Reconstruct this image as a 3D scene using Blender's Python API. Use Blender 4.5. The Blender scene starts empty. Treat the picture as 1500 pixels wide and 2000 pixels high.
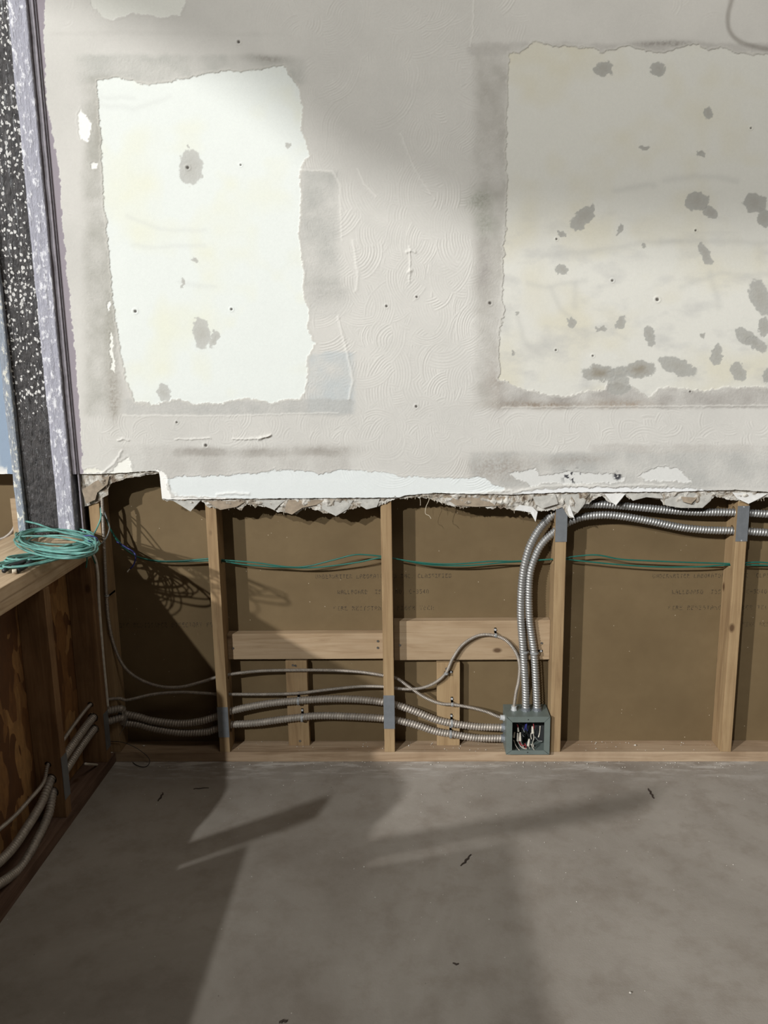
import bpy, bmesh, math, random
import numpy as np
from mathutils import Vector, Matrix
random.seed(7); rng = np.random.default_rng(11)
SC = bpy.context.scene
COL = SC.collection

# ------------------------------------------------------------------ camera
CAM = np.array([1.1007, -2.6923, 1.4702]); YAW, PITCH, ROLL, F = -0.0320967, 0.1948757, 0.0164522, 1550.63
def cam_rows():
    cy, sy, cp, sp = math.cos(YAW), math.sin(YAW), math.cos(PITCH), math.sin(PITCH)
    f = np.array([sy*cp, cy*cp, -sp]); r = np.array([cy, -sy, 0.]); d = np.cross(f, r)
    c, s = math.cos(ROLL), math.sin(ROLL)
    return np.array([c*r + s*d, -s*r + c*d, f])
MR = cam_rows()
def at(px, py, axis, val):
    d = MR.T @ np.array([(px-750)/F, (py-1000)/F, 1.0]); t = (val-CAM[axis])/d[axis]
    return Vector(CAM + t*d)
def project(X, Y, Z):
    q = [MR[i][0]*(X-CAM[0]) + MR[i][1]*(Y-CAM[1]) + MR[i][2]*(Z-CAM[2]) for i in range(3)]
    return 750+F*q[0]/q[2], 1000+F*q[1]/q[2]
cd = bpy.data.cameras.new('camera'); cam = bpy.data.objects.new('camera', cd); COL.objects.link(cam)
cd.sensor_fit = 'VERTICAL'; cd.sensor_height = 36.0; cd.lens = 36.0*F/2000.0; cd.clip_start = .05; cd.clip_end = 100
M = Matrix(((MR[0][0], -MR[1][0], -MR[2][0], CAM[0]), (MR[0][1], -MR[1][1], -MR[2][1], CAM[1]),
            (MR[0][2], -MR[1][2], -MR[2][2], CAM[2]), (0, 0, 0, 1)))
cam.matrix_world = M
SC.camera = cam

# ------------------------------------------------------------------ light
def s2l(c):
    c = c/255.0
    return c/12.92 if c <= .04045 else ((c+.055)/1.055)**2.4
def rgb(r, g, b): return (s2l(r), s2l(g), s2l(b), 1.0)
W = bpy.data.worlds.new('world'); SC.world = W; W.use_nodes = True
bg = W.node_tree.nodes['Background']; bg.inputs[0].default_value = (1.0, .90, .79, 1); bg.inputs[1].default_value = .065
def lamp(name, kind, loc, power, color, size, target=None, sy=None):
    l = bpy.data.lights.new(name, kind); l.energy = power; l.color = color
    if kind == 'POINT': l.shadow_soft_size = size
    else:
        l.shape = 'RECTANGLE'; l.size = size; l.size_y = sy or size
    o = bpy.data.objects.new(name, l); COL.objects.link(o); o.location = loc
    if target is not None: o.rotation_euler = (Vector(target)-Vector(loc)).to_track_quat('-Z', 'Y').to_euler()
    return o
L1 = (-15.0, -16.9, 10.3); L2 = (-6.0, -15.7, 9.77)
lamp('high_bay_lamp', 'POINT', L1, 22500, (.97, .985, 1.0), .24)
lamp('high_bay_lamp.001', 'POINT', L2, 8300, (.94, .98, 1.0), .12)
lamp('ceiling_lamp', 'AREA', (1.9, -1.7, 3.9), 17.5, (1.0, .95, .88), 1.4, (1.7, -.9, 1.0), .7)
vs = SC.view_settings; vs.view_transform = 'Standard'; vs.look = 'None'; vs.gamma = 1; vs.use_curve_mapping = False
vs.exposure = -.07

# ------------------------------------------------------------------ helpers
def tag(o, label=None, cat=None, group=None, kind=None):
    if label: o['label'] = label
    if cat: o['category'] = cat
    if group: o['group'] = group
    if kind: o['kind'] = kind
    return o
def obj(name, bm, mat, parent=None, smooth=False):
    me = bpy.data.meshes.new(name)
    if isinstance(bm, bmesh.types.BMesh):
        bmesh.ops.recalc_face_normals(bm, faces=bm.faces[:]) if not smooth else None
        bm.to_mesh(me); bm.free()
    else:
        v, f = bm; me.from_pydata(v, [], f)
    me.validate()
    me.materials.append(mat)
    for p in me.polygons: p.use_smooth = smooth
    o = bpy.data.objects.new(name, me); COL.objects.link(o)
    if parent is not None:
        o.parent = parent
        o.matrix_parent_inverse = parent.matrix_world.inverted() if False else Matrix.Translation(-Vector(parent.location))
    return o
def empty(name, loc, label, cat, group=None):
    o = bpy.data.objects.new(name, None); COL.objects.link(o); o.location = loc; o.empty_display_size = .05
    return tag(o, label, cat, group)
def box(bm, x0, x1, y0, y1, z0, z1, bev=0):
    vs_ = [bm.verts.new(p) for p in ((x0,y0,z0),(x1,y0,z0),(x1,y1,z0),(x0,y1,z0),(x0,y0,z1),(x1,y0,z1),(x1,y1,z1),(x0,y1,z1))]
    fs = [bm.faces.new([vs_[i] for i in q]) for q in ((0,3,2,1),(4,5,6,7),(0,1,5,4),(1,2,6,5),(2,3,7,6),(3,0,4,7))]
    if bev:
        es = list({e for f in fs for e in f.edges})
        bmesh.ops.bevel(bm, geom=es, offset=bev, segments=2, affect='EDGES', profile=.7)
    return bm
def B(*a, bev=.002): return box(bmesh.new(), *a, bev=bev)
def catmull(pts, step):
    pts = [Vector(p) for p in pts]; out = []
    P = [pts[0]*2-pts[1]] + pts + [pts[-1]*2-pts[-2]]
    for i in range(1, len(P)-2):
        a, b, c, d = P[i-1], P[i], P[i+1], P[i+2]
        n = max(2, int((c-b).length/step*1.5)+1)
        for k in range(n):
            t = k/n
            out.append(.5*((2*b)+(c-a)*t+(2*a-5*b+4*c-d)*t*t+(3*b-a-3*c+d)*t**3))
    out.append(pts[-1])
    # resample evenly
    res = [out[0]]; acc = 0
    for p, q in zip(out, out[1:]):
        L = (q-p).length
        if L < 1e-9: continue
        s = step-acc
        while s <= L:
            res.append(p.lerp(q, s/L)); s += step
        acc = (acc+L) % step
    return res
def tube(pts, r, step=.004, n=12, pitch=None, amp=0, closed_end=True, smooth_it=0):
    P = catmull(pts, step)
    for _ in range(smooth_it):
        P = [P[0]]+[(P[i-1]+P[i]*2+P[i+1])/4 for i in range(1, len(P)-1)]+[P[-1]]
    T = [(P[min(i+1, len(P)-1)]-P[max(i-1, 0)]).normalized() for i in range(len(P))]
    up = Vector((0, 0, 1)) if abs(T[0].z) < .9 else Vector((0, 1, 0))
    N = (up-T[0]*up.dot(T[0])).normalized()
    v, f = [], []
    for i, (p, t) in enumerate(zip(P, T)):
        N = (N-t*N.dot(t)).normalized(); Bn = t.cross(N)
        for k in range(n):
            a = 2*math.pi*k/n
            rr = r
            if pitch:
                ph = 2*math.pi*(i*step/pitch)+a
                s = .5+.5*math.cos(ph); rr = r-amp+amp*(s**.6)
            v.append(p+(N*math.cos(a)+Bn*math.sin(a))*rr)
        if i:
            o0 = (i-1)*n; o1 = i*n
            for k in range(n):
                k2 = (k+1) % n; f.append((o0+k, o0+k2, o1+k2, o1+k))
    f.append(tuple(reversed(range(n)))); f.append(tuple(range(len(v)-n, len(v))))
    return ([tuple(q) for q in v], f)
def merge(*vf):
    V, Fc = [], []
    for v, f in vf:
        o = len(V); V += list(v); Fc += [tuple(i+o for i in q) for q in f]
    return V, Fc
def prism_yz(poly, x0, x1):
    """polygon in (y,z), extruded in x"""
    n = len(poly); bm = bmesh.new()
    a = [bm.verts.new((x0, y, z)) for y, z in poly]; b = [bm.verts.new((x1, y, z)) for y, z in poly]
    bm.faces.new(a); bm.faces.new(list(reversed(b)))
    for i in range(n): bm.faces.new((a[i], b[i], b[(i+1) % n], a[(i+1) % n]))
    return bm
def cyl(bm, p0, p1, r, n=16, r2=None):
    p0, p1 = Vector(p0), Vector(p1); d = (p1-p0); t = d.normalized()
    u = t.orthogonal().normalized(); w = t.cross(u); r2 = r if r2 is None else r2
    a = [bm.verts.new(p0+(u*math.cos(2*math.pi*k/n)+w*math.sin(2*math.pi*k/n))*r) for k in range(n)]
    b = [bm.verts.new(p1+(u*math.cos(2*math.pi*k/n)+w*math.sin(2*math.pi*k/n))*r2) for k in range(n)]
    for k in range(n): bm.faces.new((a[k], a[(k+1) % n], b[(k+1) % n], b[k]))
    bm.faces.new(list(reversed(a))); bm.faces.new(b)
    return bm

# ------------------------------------------------------------------ materials
class NT:
    def __init__(s, name):
        m = bpy.data.materials.new(name); m.use_nodes = True; s.m = m; s.n = m.node_tree.nodes; s.l = m.node_tree.links
        s.b = s.n['Principled BSDF']
    def node(s, t, **k):
        n = s.n.new(t)
        for a, v in k.items():
            if a in n.inputs.keys(): n.inputs[a].default_value = v
            else: setattr(n, a, v)
        return n
    def link(s, a, b): s.l.new(a, b)
    def coords(s, scale=(1, 1, 1), kind='Object', rot=(0, 0, 0)):
        tc = s.node('ShaderNodeTexCoord'); mp = s.node('ShaderNodeMapping'); mp.inputs['Scale'].default_value = scale
        mp.inputs['Rotation'].default_value = rot
        if kind == 'World':
            g = s.node('ShaderNodeNewGeometry'); s.link(g.outputs['Position'], mp.inputs[0])
        else: s.link(tc.outputs[kind], mp.inputs[0])
        return mp.outputs[0]
    def noise(s, vec, scale, detail=4, rough=.55, dist=0):
        n = s.node('ShaderNodeTexNoise'); n.inputs['Scale'].default_value = scale; n.inputs['Detail'].default_value = detail
        n.inputs['Roughness'].default_value = rough; n.inputs['Distortion'].default_value = dist
        s.link(vec, n.inputs['Vector']); return n.outputs['Fac']
    def ramp(s, fac, stops):
        r = s.node('ShaderNodeValToRGB'); e = r.color_ramp.elements
        while len(e) < len(stops): e.new(.5)
        for q, (p, c) in zip(e, stops): q.position = p; q.color = c if len(c) == 4 else (*c, 1)
        s.link(fac, r.inputs[0]); return r.outputs[0]
    def mix(s, fac, a, b, mode='MIX'):
        m = s.node('ShaderNodeMix', data_type='RGBA', blend_type=mode)
        for idx, v in ((0, fac), (6, a), (7, b)):
            if isinstance(v, (int, float)): m.inputs[idx].default_value = v
            elif isinstance(v, tuple): m.inputs[idx].default_value = v
            else: s.link(v, m.inputs[idx])
        return m.outputs[2]
    def bump(s, h, strength=.3, dist=.002, prev=None):
        b = s.node('ShaderNodeBump'); b.inputs['Strength'].default_value = strength; b.inputs['Distance'].default_value = dist
        s.link(h, b.inputs['Height'])
        if prev is not None: s.link(prev, b.inputs['Normal'])
        s.link(b.outputs[0], s.b.inputs['Normal']); return b.outputs[0]
    def fin(s, col=None, rough=.8, metal=0, spec=None):
        if col is not None:
            if isinstance(col, tuple): s.b.inputs['Base Color'].default_value = col
            else: s.link(col, s.b.inputs['Base Color'])
        s.b.inputs['Roughness'].default_value = rough; s.b.inputs['Metallic'].default_value = metal
        if spec is not None: s.b.inputs['Specular IOR Level'].default_value = spec
        return s.m
def g(v): return (v, v, v, 1)
def wood(name, light, mid, dark, axis='Z', stain=.3):
    t = NT(name); sc = {'Z': (1, 1, .06), 'X': (.06, 1, 1), 'Y': (1, .06, 1)}[axis]
    v = t.coords(sc, 'World')
    n1 = t.noise(v, 42, 6, .62, 1.6); n2 = t.noise(v, 14, 3, .5, .8)
    c = t.ramp(n1, [(.33, dark), (.47, mid), (.64, light)])
    c = t.mix(.5, c, t.ramp(n2, [(.35, mid), (.65, light)]))
    vw = t.coords((1, 1, 1), 'World')
    big = t.noise(vw, 5, 4, .6)
    c = t.mix(t.ramp(big, [(.45, g(0)), (.75, g(stain))]), c, dark)
    kn = t.node('ShaderNodeTexVoronoi'); kn.inputs['Scale'].default_value = 7.5; ksc = {'Z': (1.2, 1.2, .7), 'X': (.7, 1.2, 1.2), 'Y': (1.2, .7, 1.2)}[axis]
    t.link(t.coords(ksc, 'World'), kn.inputs['Vector'])
    c = t.mix(t.ramp(kn.outputs['Distance'], [(.05, g(.85)), (.11, g(0))]), c, rgb(70, 45, 25))
    t.bump(n1, .25, .001)
    return t.fin(c, .75, spec=.25)
M_stud = wood('pine_stud', rgb(162,137,102), rgb(144,118,85), rgb(110,84,58), 'Z')
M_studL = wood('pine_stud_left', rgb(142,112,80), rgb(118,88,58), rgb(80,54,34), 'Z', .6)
M_plate = wood('pine_plate', rgb(170,148,122), rgb(148,124,98), rgb(112,88,64), 'X', .5)
M_block = wood('pine_block', rgb(168,146,118), rgb(154,130,101), rgb(124,99,72), 'X')
M_cap = wood('pine_cap', rgb(206,182,152), rgb(186,160,128), rgb(140,112,84), 'Y')
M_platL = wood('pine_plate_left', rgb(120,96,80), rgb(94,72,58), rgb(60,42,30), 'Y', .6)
M_red = wood('red_brown_board', rgb(120,70,50), rgb(100,52,36), rgb(70,34,24), 'X', .3)

t = NT('wallboard_paper'); v = t.coords((1, 1, 1), 'World')
n = t.noise(v, 3.0, 4, .6); n2 = t.noise(v, 40, 3, .6)
c = t.ramp(n, [(.3, rgb(99,82,57)), (.7, rgb(112,94,67))])
c = t.mix(t.ramp(n2, [(.3, g(.18)), (.6, g(0))]), c, rgb(94,76,52))
spk = t.node('ShaderNodeTexVoronoi'); spk.inputs['Scale'].default_value = 26; t.link(v, spk.inputs['Vector'])
c = t.mix(t.ramp(spk.outputs['Distance'], [(.025, g(.7)), (.05, g(0))]), c, rgb(200,185,160))
vsc = t.coords((1.0, 1, .35), 'World', rot=(0, .6, 0)); scr = t.noise(vsc, 9, 8, .75, 2.5)
c = t.mix(t.ramp(scr, [(.68, g(0)), (.74, g(.22))]), c, rgb(180,160,130))
t.bump(n2, .08, .001); M_panel = t.fin(c, .78, spec=.2)

t = NT('wall_compound')                       # colour map computed per vertex below (paint, paper and compound patches)
a = t.node('ShaderNodeAttribute', attribute_name='Paint')
v = t.coords((1, 1, 1), 'World'); fine = t.noise(v, 420, 3, .6); mid_ = t.noise(v, 120, 4, .65)
r = t.node('ShaderNodeAttribute', attribute_name='Rough')
mp = t.node('ShaderNodeMath', operation='MULTIPLY'); t.link(mid_, mp.inputs[0]); t.link(r.outputs['Fac'], mp.inputs[1])
c = t.mix(t.ramp(fine, [(.3, g(.06)), (.6, g(0))]), a.outputs['Color'], rgb(130,125,118))
t.bump(mp.outputs[0], .65, .0022); M_wall = t.fin(c, .85, spec=.15)

t = NT('torn_gypsum'); v = t.coords((1, 1, 1), 'World'); n = t.noise(v, 28, 5, .65); n2 = t.noise(v, 200, 4, .7)
c = t.ramp(n, [(.36, rgb(112,98,84)), (.44, rgb(150,139,124)), (.52, rgb(176,170,160)), (.62, rgb(205,200,190))])
t.bump(n2, .35, .002); M_core = t.fin(c, .9, spec=.1)

t = NT('concrete'); v = t.coords((1, 1, 1), 'World')
n = t.noise(v, 1.3, 6, .62, .6); n2 = t.noise(v, 9, 7, .7); n3 = t.noise(v, 240, 2, .5)
c = t.ramp(n, [(.30, rgb(123,114,104)), (.5, rgb(141,133,123)), (.72, rgb(156,148,138))])
c = t.mix(t.ramp(n2, [(.35, g(.32)), (.52, g(0))]), c, rgb(108,95,82))
c = t.mix(t.ramp(n2, [(.58, g(0)), (.75, g(.3))]), c, rgb(166,158,148))
sp = t.node('ShaderNodeTexVoronoi'); sp.inputs['Scale'].default_value = 17; t.link(v, sp.inputs['Vector'])
c = t.mix(t.ramp(sp.outputs['Distance'], [(.018, g(.8)), (.03, g(0))]), c, rgb(205,198,188))
sp2 = t.node('ShaderNodeTexVoronoi'); sp2.inputs['Scale'].default_value = 12; t.link(t.coords((1.3, .8, 1), 'World', rot=(0, 0, 1)), sp2.inputs['Vector'])
c = t.mix(t.ramp(sp2.outputs['Distance'], [(.016, g(.7)), (.03, g(0))]), c, rgb(70,60,52))
# white compound residue along the foot of the back wall
ps = t.node('ShaderNodeSeparateXYZ'); t.link(v, ps.inputs[0])
nr = t.noise(t.coords((.35, 1.6, 1), 'World'), 14, 5, .7)
mr = t.node('ShaderNodeMapRange'); mr.inputs['From Min'].default_value = -.16; mr.inputs['From Max'].default_value = 0.0; t.link(ps.outputs['Y'], mr.inputs['Value'])
ml = t.node('ShaderNodeMath', operation='MULTIPLY'); t.link(mr.outputs[0], ml.inputs[0]); t.link(t.ramp(nr, [(.5, g(0)), (.62, g(.8))]), ml.inputs[1])
c = t.mix(ml.outputs[0], c, rgb(186,180,172))
t.bump(n3, .25, .001, t.bump(n2, .2, .004)); M_floor = t.fin(c, .62, spec=.35)

t = NT('osb'); v = t.coords((1, 1.0, .34), 'World'); vo = t.node('ShaderNodeTexVoronoi'); vo.inputs['Scale'].default_value = 20
nn = t.node('ShaderNodeTexNoise'); nn.inputs['Scale'].default_value = 9; t.link(v, nn.inputs['Vector'])
va = t.node('ShaderNodeVectorMath', operation='MULTIPLY_ADD'); t.link(nn.outputs['Color'], va.inputs[0]); va.inputs[1].default_value = (.22, .22, .22); t.link(v, va.inputs[2])
t.link(va.outputs[0], vo.inputs['Vector']); se = t.node('ShaderNodeSeparateColor'); t.link(vo.outputs['Color'], se.inputs[0])
c = t.ramp(se.outputs[0], [(.15, rgb(96,60,28)), (.5, rgb(130,88,46)), (.85, rgb(168,126,76))])
c = t.mix(t.ramp(t.noise(v, 60, 5, .6), [(.3, g(.5)), (.6, g(0))]), c, rgb(70,44,24))
t.bump(se.outputs[0], .4, .002); M_osb = t.fin(c, .7)

def plain(name, col, rough=.5, metal=0, nscale=60, var=.15, bump=0, spec=None):
    t = NT(name); v = t.coords((1, 1, 1), 'Object'); n = t.noise(v, nscale, 3, .6)
    d = tuple(x*(1-var*2) for x in col[:3])+(1,)
    c = t.mix(t.ramp(n, [(.3, g(1)), (.65, g(0))]), col, d)
    if bump: t.bump(n, bump, .001)
    return t.fin(c, rough, metal, spec)
M_steel = plain('conduit_steel', rgb(168,166,162), .5, .72, 30, .1)
M_dusty = plain('conduit_dusty', rgb(170,160,148), .55, .55, 40, .15)
M_nailp = plain('nail_plate_steel', rgb(138,141,144), .45, .55, 40, .08)
M_strap = plain('strap_steel', rgb(200,200,198), .4, .15)
M_greybox = plain('grey_enamel', rgb(104,112,106), .45, .1, 25, .06)
M_inside = plain('box_inside', rgb(34,34,34), .7)
M_teal = plain('teal_jacket', rgb(110,166,154), .38, 0, 18, .32)
M_green = plain('green_jacket', rgb(26,96,82), .4, 0, 30, .12)
M_greyjk = plain('grey_jacket', rgb(120,122,118), .5)
M_blue = plain('blue_wire_jacket', rgb(48,50,120), .45)
M_white = plain('white_wire_jacket', rgb(205,196,180), .5)
M_redw = plain('red_wire_jacket', rgb(140,40,44), .5)
M_black = plain('black_grip', rgb(32,32,33), .5, 0, 80, .2)
M_tool = plain('tool_steel', rgb(150,145,138), .4, .9)
M_strip = plain('pale_strip', rgb(206,198,184), .6)
M_ink = plain('ink', rgb(52,42,30), .8, 0, 300, .3)
M_splint = plain('splinter', rgb(62,50,42), .8)
M_crumb = plain('plaster_crumbs', rgb(205,198,186), .9)
M_mauve = plain('mauve_trim', rgb(132,125,130), .6)
M_fib = plain('paper_fibre', rgb(214,200,176), .9)
M_hole = plain('bore_hole', rgb(40,26,15), .9)

t = NT('spattered_black'); v = t.coords((1, 1, 1), 'World'); n = t.noise(v, 60, 5, .65); nz = t.noise(t.coords((1, 1, .25), 'World'), 70, 5, .7)
c = t.ramp(n, [(.3, rgb(42,40,40)), (.7, rgb(88,84,82))])
vo = t.node('ShaderNodeTexVoronoi'); vo.inputs['Scale'].default_value = 80; vv = t.coords((1, 1, .8), 'World')
dd = t.node('ShaderNodeTexNoise'); dd.inputs['Scale'].default_value = 120; t.link(vv, dd.inputs['Vector'])
va = t.node('ShaderNodeVectorMath', operation='MULTIPLY_ADD'); t.link(dd.outputs['Color'], va.inputs[0]); va.inputs[1].default_value = (.012,)*3; t.link(vv, va.inputs[2]); t.link(va.outputs[0], vo.inputs['Vector'])
dens = t.noise(t.coords((1, 1, 1), 'World'), 7, 3, .6)
psx = t.node('ShaderNodeSeparateXYZ'); t.link(vv, psx.inputs[0])
mz = t.node('ShaderNodeMapRange'); mz.inputs['From Min'].default_value = .96; mz.inputs['From Max'].default_value = 1.10; t.link(psx.outputs['Z'], mz.inputs['Value'])
dm = t.node('ShaderNodeMath', operation='MULTIPLY'); t.link(dens, dm.inputs[0]); t.link(mz.outputs[0], dm.inputs[1])
th = t.node('ShaderNodeMath', operation='MULTIPLY'); t.link(dm.outputs[0], th.inputs[0]); th.inputs[1].default_value = .66
lt = t.node('ShaderNodeMath', operation='LESS_THAN'); t.link(vo.outputs['Distance'], lt.inputs[0]); t.link(th.outputs[0], lt.inputs[1])
c = t.mix(lt.outputs[0], c, rgb(228,224,218))
t.bump(nz, 1.0, .02); M_spat = t.fin(c, .36, spec=.6)
def flakes(name, base, hi):
    t = NT(name); v = t.coords((1, 1, .5), 'World'); n = t.noise(v, 70, 5, .7); n2 = t.noise(t.coords((1, 1, .12), 'World'), 60, 5, .7)
    c = t.ramp(n, [(.35, base), (.53, base), (.62, hi)])
    t.bump(n2, .8, .008, t.bump(n, .9, .007)); return t.fin(c, .6)
M_lav = flakes('lavender_texture', rgb(160,158,167), rgb(224,222,224))
M_blu = flakes('blue_grey_texture', rgb(138,144,152), rgb(222,218,204))

# ------------------------------------------------------------------ structure: floor, panel, walls
floor = tag(obj('floor', B(-9, 6, -18, 1.2, -.12, 0, bev=0), M_floor), kind='structure')
panel = tag(obj('wall_rear', B(-1.6, 3.6, .089, .102, 0.0, 3.6, bev=0), M_panel), kind='structure')

# ---- numpy noise
def vnoise(x, y, seed):
    r = np.random.default_rng(seed); T = r.random((64, 64))
    xi = np.floor(x).astype(int); yi = np.floor(y).astype(int); fx = x-xi; fy = y-yi
    fx = fx*fx*(3-2*fx); fy = fy*fy*(3-2*fy)
    a = T[xi % 64, yi % 64]; b = T[(xi+1) % 64, yi % 64]; c = T[xi % 64, (yi+1) % 64]; d = T[(xi+1) % 64, (yi+1) % 64]
    return (a*(1-fx)+b*fx)*(1-fy)+(c*(1-fx)+d*fx)*fy
def fbm(x, y, s, seed, oct=4):
    o = 0; a = 1; tot = 0
    for k in range(oct):
        o = o+a*vnoise(x*s*2**k+17*k, y*s*2**k+5*k, seed+k); tot += a; a *= .55
    return o/tot-.5
def smooth(e0, e1, x):
    t = np.clip((x-e0)/(e1-e0), 0, 1); return t*t*(3-2*t)

CUT = [(-500,926),(149,926),(215,925),(262,922),(300,920),(311,922),(313,940),(316,974),(330,976),(500,974),(780,972),(790,968),(850,963),(940,965),(1000,966),(1100,962),(1300,961),(1390,958),(1440,957),(1500,961),(2300,962)]
xs = np.concatenate([np.linspace(-1.6, -.30, 26)[:-1], np.arange(-.30, 2.50, .0021), np.linspace(2.52, 3.6, 30)])
zt = np.concatenate([np.arange(.955, 2.66, .0021), np.linspace(2.7, 3.6, 12)])
cutpx = np.array([at(x, y, 1, -.016)[0] for x, y in CUT]); cutz = np.array([at(x, y, 1, -.016)[2] for x, y in CUT])
zc = np.interp(xs, cutpx, cutz)+.0035*fbm(xs*90, xs*0+3, 1, 5, 3)
XX, ZZ = np.meshgrid(xs, zt, indexing='ij')
# rows below 1.08 are squeezed between the cut line and 1.08
w = np.clip((1.10-ZZ)/(1.10-zt[0]), 0, 1)
ZZ = np.where(ZZ < 1.10, 1.10-w*(1.10-zc[:, None]), ZZ)
PX, PY = project(XX, -.016, ZZ)
wx = PX+7*fbm(PX, PY, 1/16, 21)+7*fbm(PX, PY, 1/5, 31, 3); wy = PY+7*fbm(PX, PY, 1/16, 41)+7*fbm(PX, PY, 1/5, 51, 3)
vx_ = wx+9*fbm(PX, PY, 1/9, 201, 3); vy_ = wy+9*fbm(PX, PY, 1/9, 221, 3)
sx_ = PX+30*fbm(PX, PY, 1/60, 61); sy_ = PY+30*fbm(PX, PY, 1/60, 71)
def inside(poly, x, y):
    p = np.array(poly, float); res = np.zeros(x.shape, bool); j = len(p)-1
    for i in range(len(p)):
        xi, yi = p[i]; xj, yj = p[j]
        if yi != yj: res ^= ((yi > y) != (yj > y)) & (x < (xj-xi)*(y-yi)/(yj-yi)+xi)
        j = i
    return res
def dist(poly, x, y, closed=True):
    p = np.array(poly, float); d = np.full(x.shape, 1e9)
    for i in range(len(p) if closed else len(p)-1):
        a = p[i]; b = p[(i+1) % len(p)]; ab = b-a; L = (ab**2).sum()+1e-9
        t = np.clip(((x-a[0])*ab[0]+(y-a[1])*ab[1])/L, 0, 1)
        d = np.minimum(d, (x-a[0]-t*ab[0])**2+(y-a[1]-t*ab[1])**2)
    return np.sqrt(d)
def lin(c): return np.array([s2l(q) for q in c])
COLR = np.zeros(XX.shape+(3,)); HT = np.zeros(XX.shape); RG = np.full(XX.shape, .25)
big = fbm(PX, PY, 1/170, 3); med = fbm(PX, PY, 1/45, 8); grain = fbm(PX, PY, 1/3.0, 12, 2)
COLR[:] = lin((198,194,186))
COLR *= (1+.16*big+.07*med)[..., None]
def paint(mask, col, k=1.0):
    m = (mask*k)[..., None]; COLR[:] = COLR*(1-m)+lin(col)*m
def band(x0, y0, x1, y1, soft, col, k, rough=1.0, h=-.0003, warp=True):
    X_, Y_ = (sx_*.35+wx*.65, sy_*.35+wy*.65) if warp else (PX, PY)
    m = smooth(x0-soft, x0+soft, X_)*(1-smooth(x1-soft, x1+soft, X_))*smooth(y0-soft*.5, y0+soft*.5, Y_)*(1-smooth(y1-soft*.5, y1+soft*.5, Y_))
    mm = m*(.62+1.5*np.clip(fbm(PX, PY, 1/38, 19, 5), -.4, .35))
    paint(np.clip(mm, 0, 1), col, k); RG[:] = RG*(1-m)+rough*m; HT[:] = HT+h*m
G1 = (176,174,166)
# grey worn compound around the two old patches
band(150,108,596,165,12,G1,.85); band(100,62,560,70,6,(186,182,174),.4,.5)
band(166,150,232,812,14,(160,157,147),.8); band(585,332,662,560,14,(172,170,163),.9); band(600,560,680,620,16,(178,176,170),.6)
band(600,690,690,806,10,(184,187,185),.9,.8); band(240,780,690,810,8,(172,170,164),.8)
band(928,88,1000,800,14,(166,161,152),.85); band(915,84,1600,108,8,(172,167,160),.8); band(975,745,1700,797,6,(150,144,137),.85)
band(286,872,680,935,10,(178,173,165),.85); band(340,878,660,892,8,(142,135,126),.6)
band(920,884,1800,955,10,(172,170,164),.9); band(920,800,1000,815,8,(190,186,180),.4,.4)
band(1150,868,1700,885,8,(168,162,154),.5); band(225,868,330,920,10,(186,182,174),.5)
# brownish stains
for (x0,y0,rx,ry,k,c_) in [(975,915,60,26,.55,(138,126,114)),(1060,790,90,8,.6,(134,120,104)),(1215,789,50,8,.5,(146,126,104)),(1120,900,60,10,.35,(130,118,106)),
        (650,880,60,12,.3,(140,132,122)),(222,770,14,50,.5,(128,118,104)),(215,640,12,60,.4,(140,136,122)),(938,390,26,22,.5,(130,132,116)),(950,440,22,26,.35,(130,134,116)),
        (945,520,14,50,.35,(140,134,130)),(970,740,20,60,.35,(150,138,128)),(520,115,40,8,.4,(130,124,114)),(195,240,10,60,.35,(140,134,122)),(1300,86,60,6,.5,(120,114,106)),
        (640,570,50,26,.3,(146,142,134)),(1370,780,40,14,.3,(140,134,128))]:
    e = ((sx_*.4+PX*.6-x0)/rx)**2+((sy_*.4+PY*.6-y0)/ry)**2
    paint(np.exp(-e)*(1+1.6*grain+1.2*med).clip(0, 1.6), c_, k)
P1 = [(190,158),(230,150),(262,158),(290,168),(330,160),(400,145),(440,137),(470,141),(520,132),(556,130),(565,150),(583,170),(590,210),(588,250),(603,300),(584,335),(588,380),(582,450),(590,520),(592,580),(604,600),(598,640),(615,672),(600,700),(596,760),(585,780),(560,778),(530,787),(480,776),(440,786),(380,790),(345,778),(300,790),(262,786),(248,750),(236,690),(222,600),(213,500),(203,380),(196,260),(192,200)]
P2 = [(994,103),(1015,104),(1045,80),(1080,90),(1130,92),(1160,92),(1175,104),(1190,98),(1225,90),(1260,100),(1300,103),(1330,92),(1360,86),(1385,97),(1410,92),(1440,105),(1700,108),(1700,752),(1453,756),(1413,756),(1372,763),(1350,760),(1305,756),(1287,760),(1269,776),(1251,765),(1233,751),(1210,747),(1185,749),(1179,760),(1134,765),(1102,776),(1048,766),(1017,760),(994,747),(976,741),(976,652),(985,607),(981,585),(985,463),(992,382),(988,292),(992,180)]
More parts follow.
